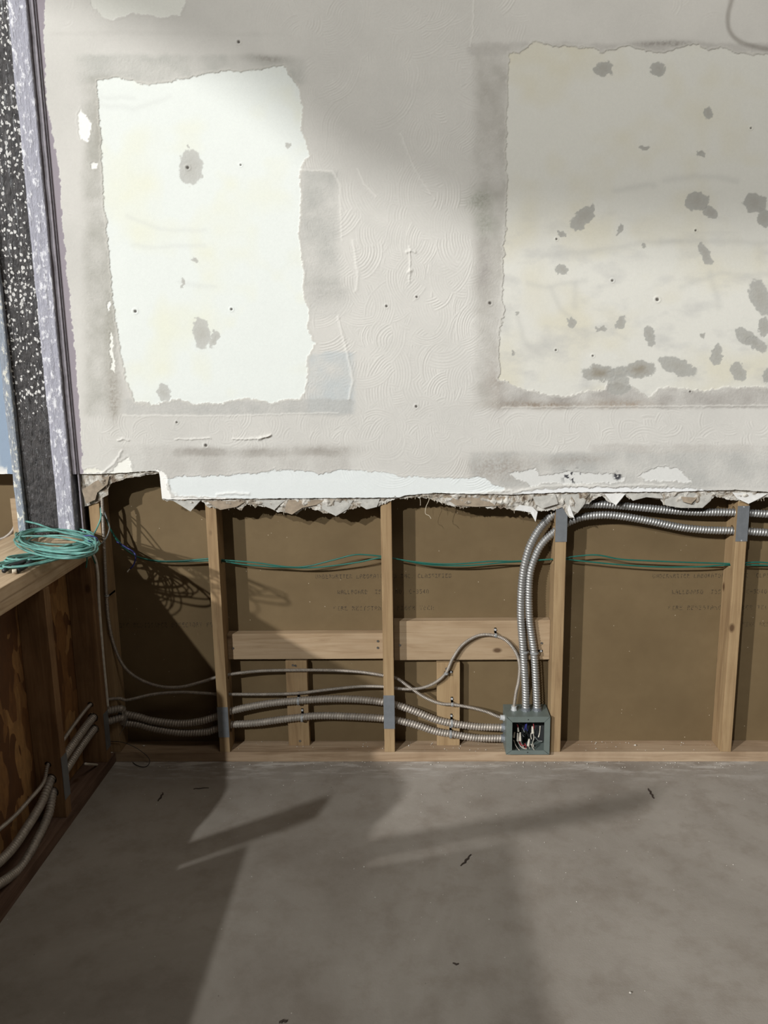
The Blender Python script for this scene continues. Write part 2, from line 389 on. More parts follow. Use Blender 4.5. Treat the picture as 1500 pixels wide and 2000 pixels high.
for poly, c_, yel, kk in ((P1, (219,221,214), (220,217,190), .5), (P2, (206,203,193), (200,192,166), .5)):
    ins = inside(poly, wx, wy); d = dist(poly, wx, wy); sd = np.where(ins, d, -d); m = smooth(-.8, .8, sd)
    paint(m, c_); yb = np.clip(fbm(PX, PY, 1/90, 91, 3)*3.2, 0, 1)
    paint(m*yb, yel, kk); HT[:] = HT-.0011*m; RG[:] = RG*(1-m)+.12*m
    edge = np.exp(-((sd+2.0)/2.2)**2); paint(edge, (196,192,182), .55); HT[:] = HT+.0006*edge
    if poly is P2:
        dirt = np.clip(fbm(PX*.5, PY, 1/26, 97, 5)*2.6+.0, 0, 1)*smooth(330, 560, PY); paint(m*dirt, (172,170,166), .6)
        for pl in ([(1030,555),(1070,560),(1100,550),(1140,545)],[(1080,560),(1095,600),(1120,625)],[(1060,500),(1140,490),(1240,478),(1330,470)],[(1300,350),(1360,345),(1440,350)],[(1200,372),(1280,360)],[(1290,470),(1400,470),(1500,472)],[(1330,560),(1410,530),(1500,540)],[(1120,550),(1125,600)],[(1390,530),(1400,600)],[(1010,620),(1020,660),(1060,700)]):
            dd_ = dist(pl, sx_*.5+PX*.5, sy_*.5+PY*.5, False); paint(np.exp(-(dd_/6)**2)*m, (168,166,160), .24)
    else:
        for pl in ([(195,205),(260,215),(330,190)],[(200,190),(260,195)],[(250,420),(330,450),(400,450)],[(260,480),(400,482)],[(350,550),(420,560)]):
            dd_ = dist(pl, sx_*.5+PX*.5, sy_*.5+PY*.5, False); paint(np.exp(-(dd_/5)**2)*m, (196,196,190), .25)
# white areas: cleaned strip above the cut, scraps of paper
for poly, c_ in (([(322,936),(350,931),(420,930),(480,926),(560,917),(600,919),(622,927),(660,919),(700,918),(760,925),(780,932),(950,933),(958,944),(985,955),(975,962),(880,965),(780,990),(500,990),(430,972),(380,968),(340,968)],(214,216,212)),
                 ([(300,920),(305,916),(320,922),(326,935),(324,955),(335,970),(480,975),(480,990),(312,990)],(232,228,220)),
                 ([(1000,966),(1060,955),(1130,952),(1300,952),(1390,956),(1450,958),(1450,985),(900,985)],(222,221,218)),
                 ([(992,926),(1005,922),(1045,916),(1052,930),(1110,921),(1180,925),(1220,930),(1216,942),(1150,944),(1100,946),(1070,940),(1040,950)],(206,204,198)),
                 ([(1248,930),(1262,920),(1290,912),(1320,914),(1340,930),(1350,944),(1300,938),(1262,938)],(208,206,200)),
                 ([(215,925),(228,905),(250,890),(262,925)],(228,225,215)),([(155,925),(160,918),(180,915),(205,922)],(222,218,205)),
                 ([(152,225),(158,212),(166,222),(178,245),(170,280),(156,272)],(232,230,222)),([(176,325),(184,316),(192,318),(188,330),(178,330)],(230,228,220)),
                 ([(208,590),(214,588),(214,608),(210,612)],(230,228,220)),([(214,650),(218,650),(222,700),(226,730),(218,720)],(228,226,216)),
                 ([(172,-20),(178,10),(195,28),(215,38),(240,32),(262,26),(290,28),(310,34),(350,30),(372,-20)],(214,212,202))):
    ins = inside(poly, wx, wy); d = dist(poly, wx, wy); sd = np.where(ins, d, -d); m = smooth(-.8, .8, sd)
    paint(m, c_); RG[:] = RG*(1-m)+.15*m; HT[:] = HT-.0007*m; HT[:] = HT+.0007*np.exp(-((sd+2)/2)**2)
# grey spots where glue pulled the paper away
SP = [(1179,133,18,14,0),(1285,135,16,13,.5),(1384,220,8,13,0),(1138,425,31,16,-.85),(1098,457,8,7,0),(1210,448,5,10,.3),(1258,288,10,5,0),(1368,300,8,6,0),(1362,394,24,19,0),(1388,416,16,12,.7),(1474,396,23,19,0.3),(1492,425,12,20,0),
      (1377,495,9,24,-.45),(1258,481,5,5,0),(1098,526,13,10,0),(1485,580,20,36,-.3),(1116,630,9,9,0),(1174,643,13,5,0),(1213,630,10,15,.6),(1269,655,11,21,-.35),(1460,658,14,26,-1.0),(1478,672,24,12,.5),(1400,693,11,20,.1),(1443,726,14,20,-.3),(1323,716,38,16,.35),(1170,729,35,16,.0),(1250,722,29,18,-.1),(1210,728,20,12,0),(1208,752,22,20,0),
      (372,327,24,35,0),(369,285,3,3,0),(393,650,17,31,-.1),(418,662,8,18,.35),(320,766,14,17,0),(380,508,5,5,0),(357,551,3,11,0),(561,284,3,6,0),(1492,640,10,20,0),(1498,735,8,14,0),(1010,612,5,4,0),(1004,690,3,6,0),(1370,655,5,5,0)]
for (x0, y0, rx, ry, an) in SP:
    ca, sa = math.cos(an), math.sin(an); ux = (vx_-x0)*ca+(vy_-y0)*sa; uy = -(vx_-x0)*sa+(vy_-y0)*ca
    q = np.sqrt((ux/rx)**2+(uy/ry)**2); m = 1-smooth(.93, 1.07, q)
    paint(m, (182,180,173) if x0 < 900 else (160,158,151), .88); RG[:] = RG*(1-m)+.9*m; HT[:] = HT-.0006*m
    m2 = m*np.exp(-(q/.6)**2)*(1 if (x0, y0) in ((1170,729),(1250,722)) else .25); paint(m2, (132,122,104), .75)
for (x0, y0, r_) in [(366,327,3.2),(264,608,3),(452,604,2.5),(470,322,2),(1284,585,3.4),(813,794,2.5),(957,592,3),(1158,695,2),(345,825,2),(755,598,2.4),(814,580,2.2),(402,870,3),(1348,765,2),(1467,250,2),(1087,467,2),(1196,548,2.4),(1086,684,2),(1359,450,2),(466,82,3)]:
    q = np.hypot(PX-x0, PY-y0)/r_; m = 1-smooth(.7, 1.2, q); paint(m, (62,56,50), .9); HT[:] = HT-.002*m; HT[:] = HT+.0012*np.exp(-((q-1.7)/.5)**2)
for (x0, y0, rx, ry, s_) in [(1118,930,17,13,4),(1206,930,7,7,3)]:
    q = ((PX-x0)/rx)**2+((PY-y0)/ry)**2; m = smooth(.06, .10, fbm(PX, PY, 1/6.0, 77, 3))*np.exp(-q*1.2); paint(np.clip(m*2.2, 0, 1), (46,45,50), .95)
# troweled arcs
comp = np.ones(XX.shape); ins = inside(P1, PX, PY) | inside(P2, PX, PY); comp[ins] = 0
SW = np.zeros(XX.shape)
def stamp(cx, cy, r0, r1, a0, a1, amp, per):
    j = (np.abs(PX-cx) < r1+4) & (np.abs(PY-cy) < r1+4)
    if not j.any(): return
    x = sx_[j]*.25+PX[j]*.75-cx; y = sy_[j]*.25+PY[j]*.75-cy; r_ = np.hypot(x, y); a = np.arctan2(y, x); am = (a0+a1)/2
    da = np.abs((a-am+math.pi) % (2*math.pi)-math.pi)
    m = smooth(r0, r0+6, r_)*(1-smooth(r1-3, r1, r_))*(1-smooth((a1-a0)/2*.75, (a1-a0)/2, da))
    k = np.random.default_rng(int(cx*7+cy)).random(64); line = np.sin(2*math.pi*r_/per+2.5*np.interp(r_ % 64, np.arange(64), k))
    line = np.sign(line)*np.abs(line)**.8
    edge_ = np.exp(-((r_-(r1-4))/2.2)**2)*.7
    SW[j] = SW[j]*(1-m)+(line+edge_)*amp*m
R_ = random.Random(5)
for _ in range(520):
    stamp(R_.uniform(590, 960), R_.uniform(-40, 900), *(lambda r: (max(8, r-R_.uniform(26, 55)), r))(R_.uniform(40, 100)), *(lambda a: (a, a+R_.uniform(.9, 1.9)))(R_.choice([R_.uniform(-.8, .8), R_.uniform(1.6, 3.0)])), R_.uniform(.25, .75), R_.uniform(4.4, 6.0))
for _ in range(300):
    stamp(R_.uniform(150, 1520), R_.uniform(815, 880), *(lambda r: (max(6, r-R_.uniform(14, 26)), r))(R_.uniform(22, 50)), *(lambda a: (a, a+R_.uniform(.9, 2.0)))(R_.uniform(-3, 3)), R_.uniform(.3, .7), R_.uniform(4.4, 6))
for _ in range(70):
    stamp(R_.uniform(90, 1500), R_.uniform(-30, 120), *(lambda r: (max(6, r-R_.uniform(14, 26)), r))(R_.uniform(22, 60)), *(lambda a: (a, a+R_.uniform(.7, 1.6)))(R_.uniform(-3, 3)), R_.uniform(.15, .4), R_.uniform(4.6, 6.4))
for _ in range(40):
    stamp(R_.uniform(110, 190), R_.uniform(100, 900), *(lambda r: (max(6, r-R_.uniform(14, 22)), r))(R_.uniform(20, 40)), *(lambda a: (a, a+R_.uniform(.7, 1.6)))(R_.uniform(-3, 3)), R_.uniform(.1, .3), R_.uniform(4.6, 6))
HT += SW*comp*(1-np.clip((RG-.3)*1.1, 0, .8))*(.55+1.3*np.clip(big+med+.3, 0, 1))*.00062
# long trowel ridges and cracks
for pl, hgt, wd in (([(783,262),(797,300),(815,340),(850,390)], .0016, 2.2), ([(700,330),(712,360),(735,385)], .001, 2), ([(690,470),(700,540),(695,570)], .0012, 3),([(660,620),(676,680),(690,740),(682,780)], .0016, 3),
                    ([(800,480),(801,490),(800,550)], .0022, 1.6), ([(795,492),(804,488),(812,492)], .003, 2.5), ([(796,532),(804,528)], .003, 2.5), ([(925,0),(924,60),(918,90)], .0010, 1.6),
                    ([(230,861),(240,856),(252,860)], .004, 1.5), ([(342,858),(380,857),(412,856)], .003, 1.3), ([(455,857),(500,857),(520,853),(530,849)], .004, 1.5), ([(505,858),(528,851)], .005, 1.9),
                    ([(200,925),(222,905),(232,890),(238,880)], .003, 2.5),([(425,966),(460,962),(485,965)], .003, 3),([(1000,962),(1060,950),(1110,948),(1190,950),(1260,946),(1300,948)], .0022, 2.6), ([(980,797),(1100,795),(1300,794),(1500,792)], .0012, 1.6),([(240,812),(460,812),(660,806)], .0009, 1.6),([(585,332),(650,334),(664,360),(668,470)], .0006, 2),([(860,966),(930,962),(1000,958)], .002, 2.5),([(325,930),(330,955),(345,966)], .002, 2.5)):
    dd_ = dist(pl, wx*.5+PX*.5, wy*.5+PY*.5, False); HT += hgt*np.exp(-(dd_/wd)**2)
    paint(np.exp(-(dd_/wd)**2), (218,214,205), .4)
HT += .0006*med+.0025*big
# mauve paint left of the plaster, blue-grey colour beyond the column
ml_ = np.interp(PY, [-100,0,100,200,330,450,600,780,900,925,1000], [84,84,82,87,112,118,135,150,157,158,158])
mm = 1-smooth(-.8, .8, wx-ml_-4); paint(mm, (147,138,143)); HT = HT*(1-mm)-.0008*mm; RG = RG*(1-mm)+.1*mm
cx_ = 52+(PY-1000)*.098
mm = 1-smooth(-2, 2, PX-cx_); paint(mm, (138,152,168)); paint(mm*smooth(-6, 6, wy-(916-.25*(PX-8)**2/6))*(PX < 14), (226,222,214), .9)
COLR = np.clip(COLR, .01, .9)
COLR *= (1+.05*grain)[..., None]
nx, nz = XX.shape
co = np.stack([XX, -.016-HT, ZZ], -1).reshape(-1, 3)
# back skin of the sheet (bottom lip)
lip = np.stack([xs, np.full(nx, -.0025), ZZ[:, 0]-.001], -1)
idx = np.arange(nx*nz).reshape(nx, nz)
F1 = np.stack([idx[:-1, :-1], idx[1:, :-1], idx[1:, 1:], idx[:-1, 1:]], -1).reshape(-1, 4)
li = nx*nz+np.arange(nx)
F2 = np.stack([li[:-1], li[1:], idx[1:, 0], idx[:-1, 0]], -1)
xm = (xs[:-1]+xs[1:])/2; keepx = (xm < -.245) | (xm > -.066)      # the column stands in a slot of the wall
F1 = F1[np.repeat(keepx, nz-1)]; F2 = F2[keepx]
faces = np.concatenate([F1, F2]); allco = np.concatenate([co, lip]).astype(np.float32)
me = bpy.data.meshes.new('wall_back'); me.vertices.add(len(allco)); me.vertices.foreach_set('co', allco.ravel())
me.loops.add(faces.size); me.loops.foreach_set('vertex_index', faces.astype(np.int32).ravel())
me.polygons.add(len(faces)); me.polygons.foreach_set('loop_start', np.arange(0, faces.size, 4, dtype=np.int32))
me.update(calc_edges=True)
me.polygons.foreach_set('use_smooth', np.concatenate([np.ones(len(F1), bool), np.zeros(len(F2), bool)]))
ca = me.attributes.new('Paint', 'FLOAT_COLOR', 'POINT')
cc = np.concatenate([COLR.reshape(-1, 3), np.tile(lin((205,196,182)), (nx, 1))]); cc = np.concatenate([cc, np.ones((len(cc), 1))], 1)
ca.data.foreach_set('color', cc.astype(np.float32).ravel())
ra = me.attributes.new('Rough', 'FLOAT', 'POINT'); ra.data.foreach_set('value', np.concatenate([RG.ravel(), np.full(nx, .5)]).astype(np.float32))
me.materials.append(M_wall)
wall = bpy.data.objects.new('wall_back', me); COL.objects.link(wall); tag(wall, kind='structure')

# ---- torn gypsum core hanging below the cut
TORN = [(316,976),(330,978),(342,978),(352,985),(370,998),(378,992),(390,978),(398,985),(415,992),(440,996),(455,990),(470,996),(480,985),(500,988),(530,995),(545,1000),(560,1004),(575,1004),(590,994),(605,993),(620,998),(655,1006),(670,1002),(680,995),(700,990),(730,992),(745,985),(765,976),(790,972),(830,972),(850,977),(865,981),(880,988),(900,991),(930,990),(960,993),(985,990),(1005,998),(1020,996),(1040,1004),(1048,1017),(1052,1000),(1070,996),(1085,998),(1100,992),(1110,1006),(1120,1012),(1128,1002),(1138,994),(1150,982),(1165,974),(1178,968),(1190,980),(1199,985),(1208,976),(1220,966),(1232,974),(1250,972),(1262,968),(1280,974),(1292,976),(1300,986),(1320,991),(1350,989),(1378,990),(1388,980),(1400,970),(1412,972),(1430,975),(1450,976),(1462,981),(1475,974),(1490,974),(1500,970),(1560,976),(1620,990),(1700,978),(1760,985),(1850,975),(1950,988),(2080,974),(2200,984),(2280,978)]
TORNL = [(152,998),(156,990),(170,986),(185,981),(195,973),(205,966),(203,958),(212,946),(225,940),(245,934),(262,932),(285,927),(300,926),(311,923)]
def ribbon(profile, seed, amp=1.0):
    px = np.array([p[0] for p in profile], float); py = np.array([p[1] for p in profile], float)
    sx = np.arange(px[0], px[-1], 1.1); sy = np.interp(sx, px, py)+amp*(7*fbm(sx, sx*0, 1/9, seed)+4*fbm(sx, sx*0+9, 1/2.5, seed+3, 2))
    n = len(sx); rows = 16; V = []; Fc = []
    NZ = {}
    for i, (x, y) in enumerate(zip(sx, sy)):
        top = at(x, np.interp(x, [c[0] for c in CUT], [c[1] for c in CUT])-3, 1, -.014); X = top[0]; zt_ = top[2]+.004; zb = at(x, y, 1, -.005)[2]
        for k in range(rows):
            s = k/(rows-1)
            if k <= 11:
                u = k/11; z = zt_+(zb-zt_)*u
                ypx = (1-u)*(y-28)+u*y; f_ = float(fbm(np.array([x*1.0]), np.array([ypx*1.5]), 1/22, seed+11, 3)[0]); f2 = float(fbm(np.array([x*.8]), np.array([ypx*1.6]), 1/6, seed+5, 3)[0])
                f_ = abs(f_)*2-.25; lump = max(0, math.sin(x/43.+seed))*.6+.4
                yy = -.0050-.010*math.sin(math.pi*min(1, u*1.08))*(.35+f_*2.2)-.0075*f2*(u > .05)*lump
                if k == 0: yy = -.003
            else:
                u = (k-11)/4; z = zb+(zt_-zb)*u*.35-.002*math.sin(math.pi*u); yy = -.005+.0045*u
            V.append((X+.002*math.sin(k*1.7+i*.3), min(yy, -.0005), z))
        if i:
            for k in range(rows-1):
                a = (i-1)*rows+k; Fc.append((a, a+1, a+rows+1, a+rows))
    return V, Fc
obj('torn_core', merge(ribbon(TORN, 101), ribbon(TORNL, 151, .5)), M_core, wall)
fb = [tube([at(835,968,1,-.012), at(838,976,1,-.015), at(832,990,1,-.016), at(831,1003,1,-.016), at(838,1007,1,-.016), at(842,1013,1,-.018)], .0009, .003, 5),
      tube([at(820,972,1,-.012), at(821,980,1,-.014), at(821,988,1,-.014)], .0007, .003, 5), tube([at(1076,1000,1,-.01), at(1079,1008,1,-.014)], .001, .003, 5)]
for _ in range(46):
    x = random.choice([random.uniform(390, 700), random.uniform(780, 900), random.uniform(900, 1060), random.uniform(1290, 1400), random.uniform(1440, 1500)])
    y = np.interp(x, [p[0] for p in TORN], [p[1] for p in TORN]); dx = random.uniform(-3, 3); dy = random.uniform(2, 6)
    fb.append(tube([at(x, y-2, 1, -.006), at(x+dx*.5, y+dy*.6, 1, -.009), at(x+dx, y+dy, 1, -.010)], .0006, .003, 4))
obj('paper_fibre', merge(*fb), M_fib, wall)

# loose flaps of facing paper along the tear
def flap(pts, y0, y1, col):
    n_ = len(pts); zs = [p[1] for p in pts]; zt_, zb_ = min(zs), max(zs); V = []
    for off in (0, .0009):
        for (px, py) in pts:
            u = (py-zt_)/(zb_-zt_+1e-6); V.append(tuple(at(px, py, 1, y0+(y1-y0)*u*u+off)))
    Fc = [tuple(range(n_)), tuple(reversed(range(n_, 2*n_)))]+[(k, k+n_, (k+1) % n_+n_, (k+1) % n_) for k in range(n_)]
    obj('paper_flap', (V, Fc), col, wall)
M_flap = plain('facing_paper', rgb(178,174,165), .85, 0, 60, .12, .3); M_flapw = plain('facing_paper_white', rgb(212,209,203), .85, 0, 60, .06, .2); M_flapb = plain('backing_paper', rgb(150,134,114), .85, 0, 60, .15, .3)
for pts, y0, y1, c_ in (([(322,977),(338,978),(372,999),(380,990),(392,977)], -.010, -.017, M_flap), ([(395,978),(402,978),(430,996),(462,990),(480,979)], -.010, -.015, M_flapb),
        ([(500,977),(560,976),(548,984),(536,996),(520,990)], -.009, -.014, M_flap), ([(560,976),(600,977),(640,975),(618,986),(590,992),(570,1005),(556,1000)], -.008, -.020, M_flapb), ([(610,980),(690,977),(680,994),(656,1008),(636,998)], -.007, -.013, M_flap),
        ([(700,976),(742,974),(736,990),(716,995),(704,988)], -.010, -.014, M_flap), ([(862,968),(930,968),(1000,970),(985,987),(930,990),(890,987)], -.006, -.012, M_flapb),
        ([(1004,996),(1020,998),(1036,1001),(1046,1019),(1050,1000),(1040,990),(1015,986)], -.012, -.022, M_flapw), ([(1040,970),(1085,966),(1090,984),(1060,993),(1046,985)], -.010, -.020, M_flap), ([(1096,966),(1148,964),(1142,984),(1128,1002),(1118,998),(1106,985)], -.010, -.016, M_flap),
        ([(1112,985),(1122,1012),(1112,1008),(1108,996)], -.014, -.022, M_flapw), ([(1180,964),(1222,964),(1214,975),(1203,987),(1193,980)], -.012, -.024, M_flapw), ([(1222,964),(1262,963),(1290,964),(1296,974),(1262,971),(1236,978)], -.010, -.020, M_flap),
        ([(1292,964),(1395,963),(1388,978),(1372,992),(1330,992),(1300,987)], -.007, -.014, M_flap), ([(1330,970),(1362,972),(1350,984),(1334,980)], -.014, -.026, M_flapb), ([(1430,962),(1500,964),(1484,974),(1462,984),(1440,974)], -.010, -.018, M_flapw), ([(160,958),(186,940),(214,928),(210,946),(190,962),(186,976),(168,984)], -.012, -.018, M_flapb)):
    flap(pts, y0, y1, c_)
# ---- mauve moulding at the edge of the plaster, full height
tr = tag(obj('trim_1', merge(([], [])) if False else B(at(149,930,1,-.016)[0]-.012, at(152,930,1,-.016)[0], -.026, 0.0, at(150,926,1,-.02)[2], 3.4), M_mauve), kind='structure')
tr2 = tag(obj('trim_2', B(at(152,930,1,-.016)[0], at(155,930,1,-.016)[0], -.020, 0.0, at(150,990,1,-.02)[2]-.09, 3.4), M_mauve), kind='structure')

# ---- unseen pieces outlined to shade the back wall and the floor
def toward(p, x):
    p = Vector(p); l = Vector(L1); t_ = (x-p.x)/(l.x-p.x); q = p.lerp(l, t_); return (q.y, q.z)
hd = [toward(p, -4) for p in ((-.6,-.016,3.0),(-.1,-.016,2.68),(.234,-.016,2.512),(.56,-.016,2.373),(.795,-.016,2.22),(.952,-.016,2.081),(1.276,-.016,1.929),(1.439,-.016,1.871),(2.251,-.016,1.80),(4,-.016,1.8))]
tag(obj('wall_left_and_blocker', prism_yz(hd+[(hd[-1][0], 7.0), (hd[0][0], 7.0)], -4.05, -4), M_panel), kind='structure')  # added off-frame blocker, outline back-projected toward the lamp from the wall's shade edge
tag(obj('wall_left_and_blocker.001', prism_yz([(-1.0,0),(-1.0,.62),(-1.06,.64),(-1.11,.657),(-1.19,.672),(-1.26,.69),(-1.33,.69),(-1.39,.665),(-1.415,.63),(-1.5,.625),(-1.6,.625),(-1.89,.885),(-9,.885),(-9,0)], -.014, 0), M_panel), kind='structure')  # unseen nearer run of the low partition, top outline shaped from floor shadows
tag(obj('shadow_bar', prism_yz([(-1.455,.60),(-1.55,.60),(-2.15,1.135),(-2.11,1.185)], -.02, 0), M_stud), kind='structure')  # unseen diagonal bar, shaped to throw the dark stripe on the floor

# ------------------------------------------------------------------ dot-matrix printing on the wallboard
FONT = {'A':('01110','10001','10001','11111','10001','10001','10001'),'B':('11110','10001','11110','10001','10001','10001','11110'),'C':('01111','10000','10000','10000','10000','10000','01111'),'D':('11110','10001','10001','10001','10001','10001','11110'),
'E':('11111','10000','11110','10000','10000','10000','11111'),'F':('11111','10000','11110','10000','10000','10000','10000'),'H':('10001','10001','11111','10001','10001','10001','10001'),'I':('11111','00100','00100','00100','00100','00100','11111'),
'K':('10001','10010','11100','10010','10001','10001','10001'),'L':('10000','10000','10000','10000','10000','10000','11111'),'N':('10001','11001','10101','10011','10001','10001','10001'),'O':('01110','10001','10001','10001','10001','10001','01110'),
'R':('11110','10001','11110','10100','10010','10001','10001'),'S':('01111','10000','01110','00001','00001','00001','11110'),'T':('11111','00100','00100','00100','00100','00100','00100'),'U':('10001','10001','10001','10001','10001','10001','01110'),
'W':('10001','10001','10001','10101','10101','11011','10001'),'Y':('10001','01010','00100','00100','00100','00100','00100'),'.':('00000',)*6+('00100',),',':('00000',)*5+('00100','01000'),'-':('00000',)*3+('11111',)+('00000',)*3,
'9':('01110','10001','10001','01111','00001','00001','01110'),'5':('11111','10000','11110','00001','00001','10001','01110'),'6':('01110','10000','11110','10001','10001','10001','01110'),'0':('01110','10001','10001','10001','10001','10001','01110'),
'4':('00010','00110','01010','10010','11111','00010','00010'),'V':('10001','10001','10001','10001','10001','01010','00100'),'P':('11110','10001','11110','10000','10000','10000','10000')}
def dots(text, x0, x1, z, h, keep):
    V, Fc = [], []; cw = (x1-x0)/len(text); dx = cw*.66/5; dz = h/7; rr = random.Random(hash(len(text)))
    for i, ch in enumerate(text):
        for r_, row in enumerate(FONT.get(ch, ())):
            for c_, b in enumerate(row):
                if b == '1' and rr.random() < keep:
                    cx = x0+i*cw+c_*dx+rr.uniform(-.0003, .0003); cz = z+h-r_*dz; s = dx*.5; t_ = dz*.42
                    o = len(V); V += [(cx-s, .0887, cz-t_), (cx+s, .0887, cz-t_), (cx+s, .0887, cz+t_), (cx-s, .0887, cz+t_)]; Fc.append((o, o+1, o+2, o+3))
    return V, Fc
def pline(text, px0, px1, py, hp, keep=.8):
    a = at(px0, py+hp/2, 1, .0887); b = at(px1, py+hp/2, 1, .0887); c_ = at(px0, py-hp/2, 1, .0887)
    obj('printing', dots(text, a[0], b[0], a[2], c_[2]-a[2], keep), M_ink, panel)
pline('UNDERWRITER LABORATORIES INC. CLASSIFIED', 617, 884, 1127, 8, .72)
pline('WALLBOARD  ISSUE NO. C-9540', 660, 840, 1157, 8, .85)
pline('FIRE RESISTANCE  FIBER TECH', 652, 850, 1189, 8, .62)
pline('FIRE RESISTANCE DIRECTORY FOR', 228, 425, 1222, 9, .6)
pline('UNDERWRITER LABORATORIES INC. CLASSIFIED', 1275, 1545, 1126, 8, .66)
pline('WALLBOARD  ISSUE NO. C-9540', 1313, 1500, 1157, 8, .72)
pline('FIRE RESISTANCE  FIBER TECH', 1305, 1510, 1188, 8, .55)
pline('FIRE RESISTANCE DIRECTORY', 1450, 1620, 1220, 8, .4)

# ------------------------------------------------------------------ studs
def bored(o, cutters):
    if not cutters: return
    bm = bmesh.new()
    for p0, p1, r_ in cutters: cyl(bm, p0, p1, r_, 20)
    c_ = obj('cutter', bm, M_hole)
    m_ = o.modifiers.new('b', 'BOOLEAN'); m_.operation = 'DIFFERENCE'; m_.object = c_; m_.solver = 'EXACT'
    dg = bpy.context.evaluated_depsgraph_get(); nm = bpy.data.meshes.new_from_object(o.evaluated_get(dg))
    o.modifiers.clear(); o.data = nm; cm = c_.data; bpy.data.objects.remove(c_); bpy.data.meshes.remove(cm)
def nail_plate(parent, x0, x1, z0, z1, y):
    bm = B(x0-.001, x1+.001, y-.0016, y, z0, z1, bev=.0004)
    p = obj('nail_plate', bm, M_nailp, parent); tag(p, 'grey steel protection plate')
    return p
YC = .036   # depth of the cables inside the wall
STX = [.392, 1.002, 1.606, 2.222, -.018]
LB = ['rough pine wall stud at the left end of the shorter, narrower blocking board', 'pine wall stud between the two horizontal blocking boards, steel plate near its foot',
      'pine wall stud right of the grey junction box, steel plate under the torn plaster', 'pine wall stud farthest right, two open bored holes beside its steel plate', 'brown wall stud in the left corner behind the thin armored cable']
HOLES = [[(1322,.010),(1355,.010),(1396,.019),(1420,.019),(1097,.009)], [(1319,.010),(1342,.010),(1373,.019),(1405,.019),(1092,.009)], [(995,.018),(1028,.018),(1098,.008)], [(1000,.020),(1037,.020),(1105,.009)], []]
for i, sxx in enumerate(STX):
    loc = (sxx+.019, .0445, .038)
    e = empty('wall_stud', loc, LB[i], 'stud', 'pine studs of the opened back wall')
    body = obj('board', B(sxx, sxx+.038, 0.0005, .0885, .038, 3.4 if i == 4 else 1.06, bev=.0025), M_stud, e)
    cut = []
    for py, r_ in HOLES[i]:
        z = at(project(sxx+.019, YC, .5)[0], py, 1, YC)[2]; cut.append(((sxx-.01, YC, z), (sxx+.05, YC, z), r_))
    if i != 4: bored(body, cut)
    if i < 4:
        z0, z1 = [(.098,.217),(.131,.261),(.827,.950),(.823,.947)][i]
        pl_ = nail_plate(e, sxx, sxx+.038, z0, z1, .0003)
    if i == 3:
        for z in (.826, .944): obj('nail_head', cyl(bmesh.new(), (sxx+.019, -.003, z), (sxx+.019, 0, z), .0022, 8), M_strap, e)
# stud of the room beyond, seen past the column
e = empty('wall_stud', (-.3, .045, .3), 'pale pine stud seen beyond the left edge of the spattered column', 'stud', 'pine studs of the opened back wall')
x_ = at(22,1000,1,0.0)[0]; obj('board', B(x_, x_+.036, .0005, .0885, 0.0, 1.0), M_block, e)
# bottom plates
tag(obj('bottom_plate', B(.0, 3.6, .0005, .0885, .0, .038, bev=.002), M_plate), 'long pine bottom plate lying on the concrete under the back wall studs', 'lumber')
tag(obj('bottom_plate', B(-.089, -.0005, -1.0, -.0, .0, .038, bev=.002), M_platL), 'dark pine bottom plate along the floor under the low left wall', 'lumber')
tag(obj('light_stop_post', B(-.104, -.0005, -1.02, -.985, .0, .873, bev=0), M_studL), kind='structure')  # unseen end post, added to stop light leaking through the low wall's end
# blocking
def block(name, label, px0, py0, px1, py1, m, X0=None, X1=None):
    a = at(px0, py0, 1, .051); b = at(px1, py1, 1, .051)
    x0 = a[0] if X0 is None else X0; x1 = b[0] if X1 is None else X1
    e = empty(name, ((x0+x1)/2, .07, b[2]), label, 'lumber')
    obj('board', B(x0, x1, .051, .0885, b[2], a[2], bev=.003), m, e)
    return e
def screws(e, pts):
    for px, py in pts:
        p = at(px, py, 1, .051); obj('screw', cyl(bmesh.new(), (p[0], .049, p[2]), (p[0], .0515, p[2]), .0045, 10), M_tool, e)
b1 = block('blocking_board', 'shorter, narrower horizontal pine blocking board in the middle bay', 0,1241,1,1290, M_block, .4305, 1.0015)
screws(b1, [(455,1266),(738,1265),(738,1252)])
b2 = block('blocking_board', 'taller horizontal pine blocking board behind the arched armored cable', 0,1218,1,1293, M_block, 1.0405, 1.6055)
screws(b2, [(781,1260),(1058,1256)])
b3 = block('support_board', 'upright pine board under the shorter blocking board', 557,1291,605,1453, M_stud); screws(b3, [(572,1299),(577,1300),(586,1447)])
b4 = block('support_board', 'upright pine board under the taller blocking board, left of the junction box', 853,1294,898,1452, M_stud); screws(b4, [(872,1306)])
for e in (b3, b4):
    for ch in e.children:
        if ch.name.startswith('board'):
            for vtx in ch.data.vertices:
                if vtx.co.z < .1: vtx.co.z = .0385

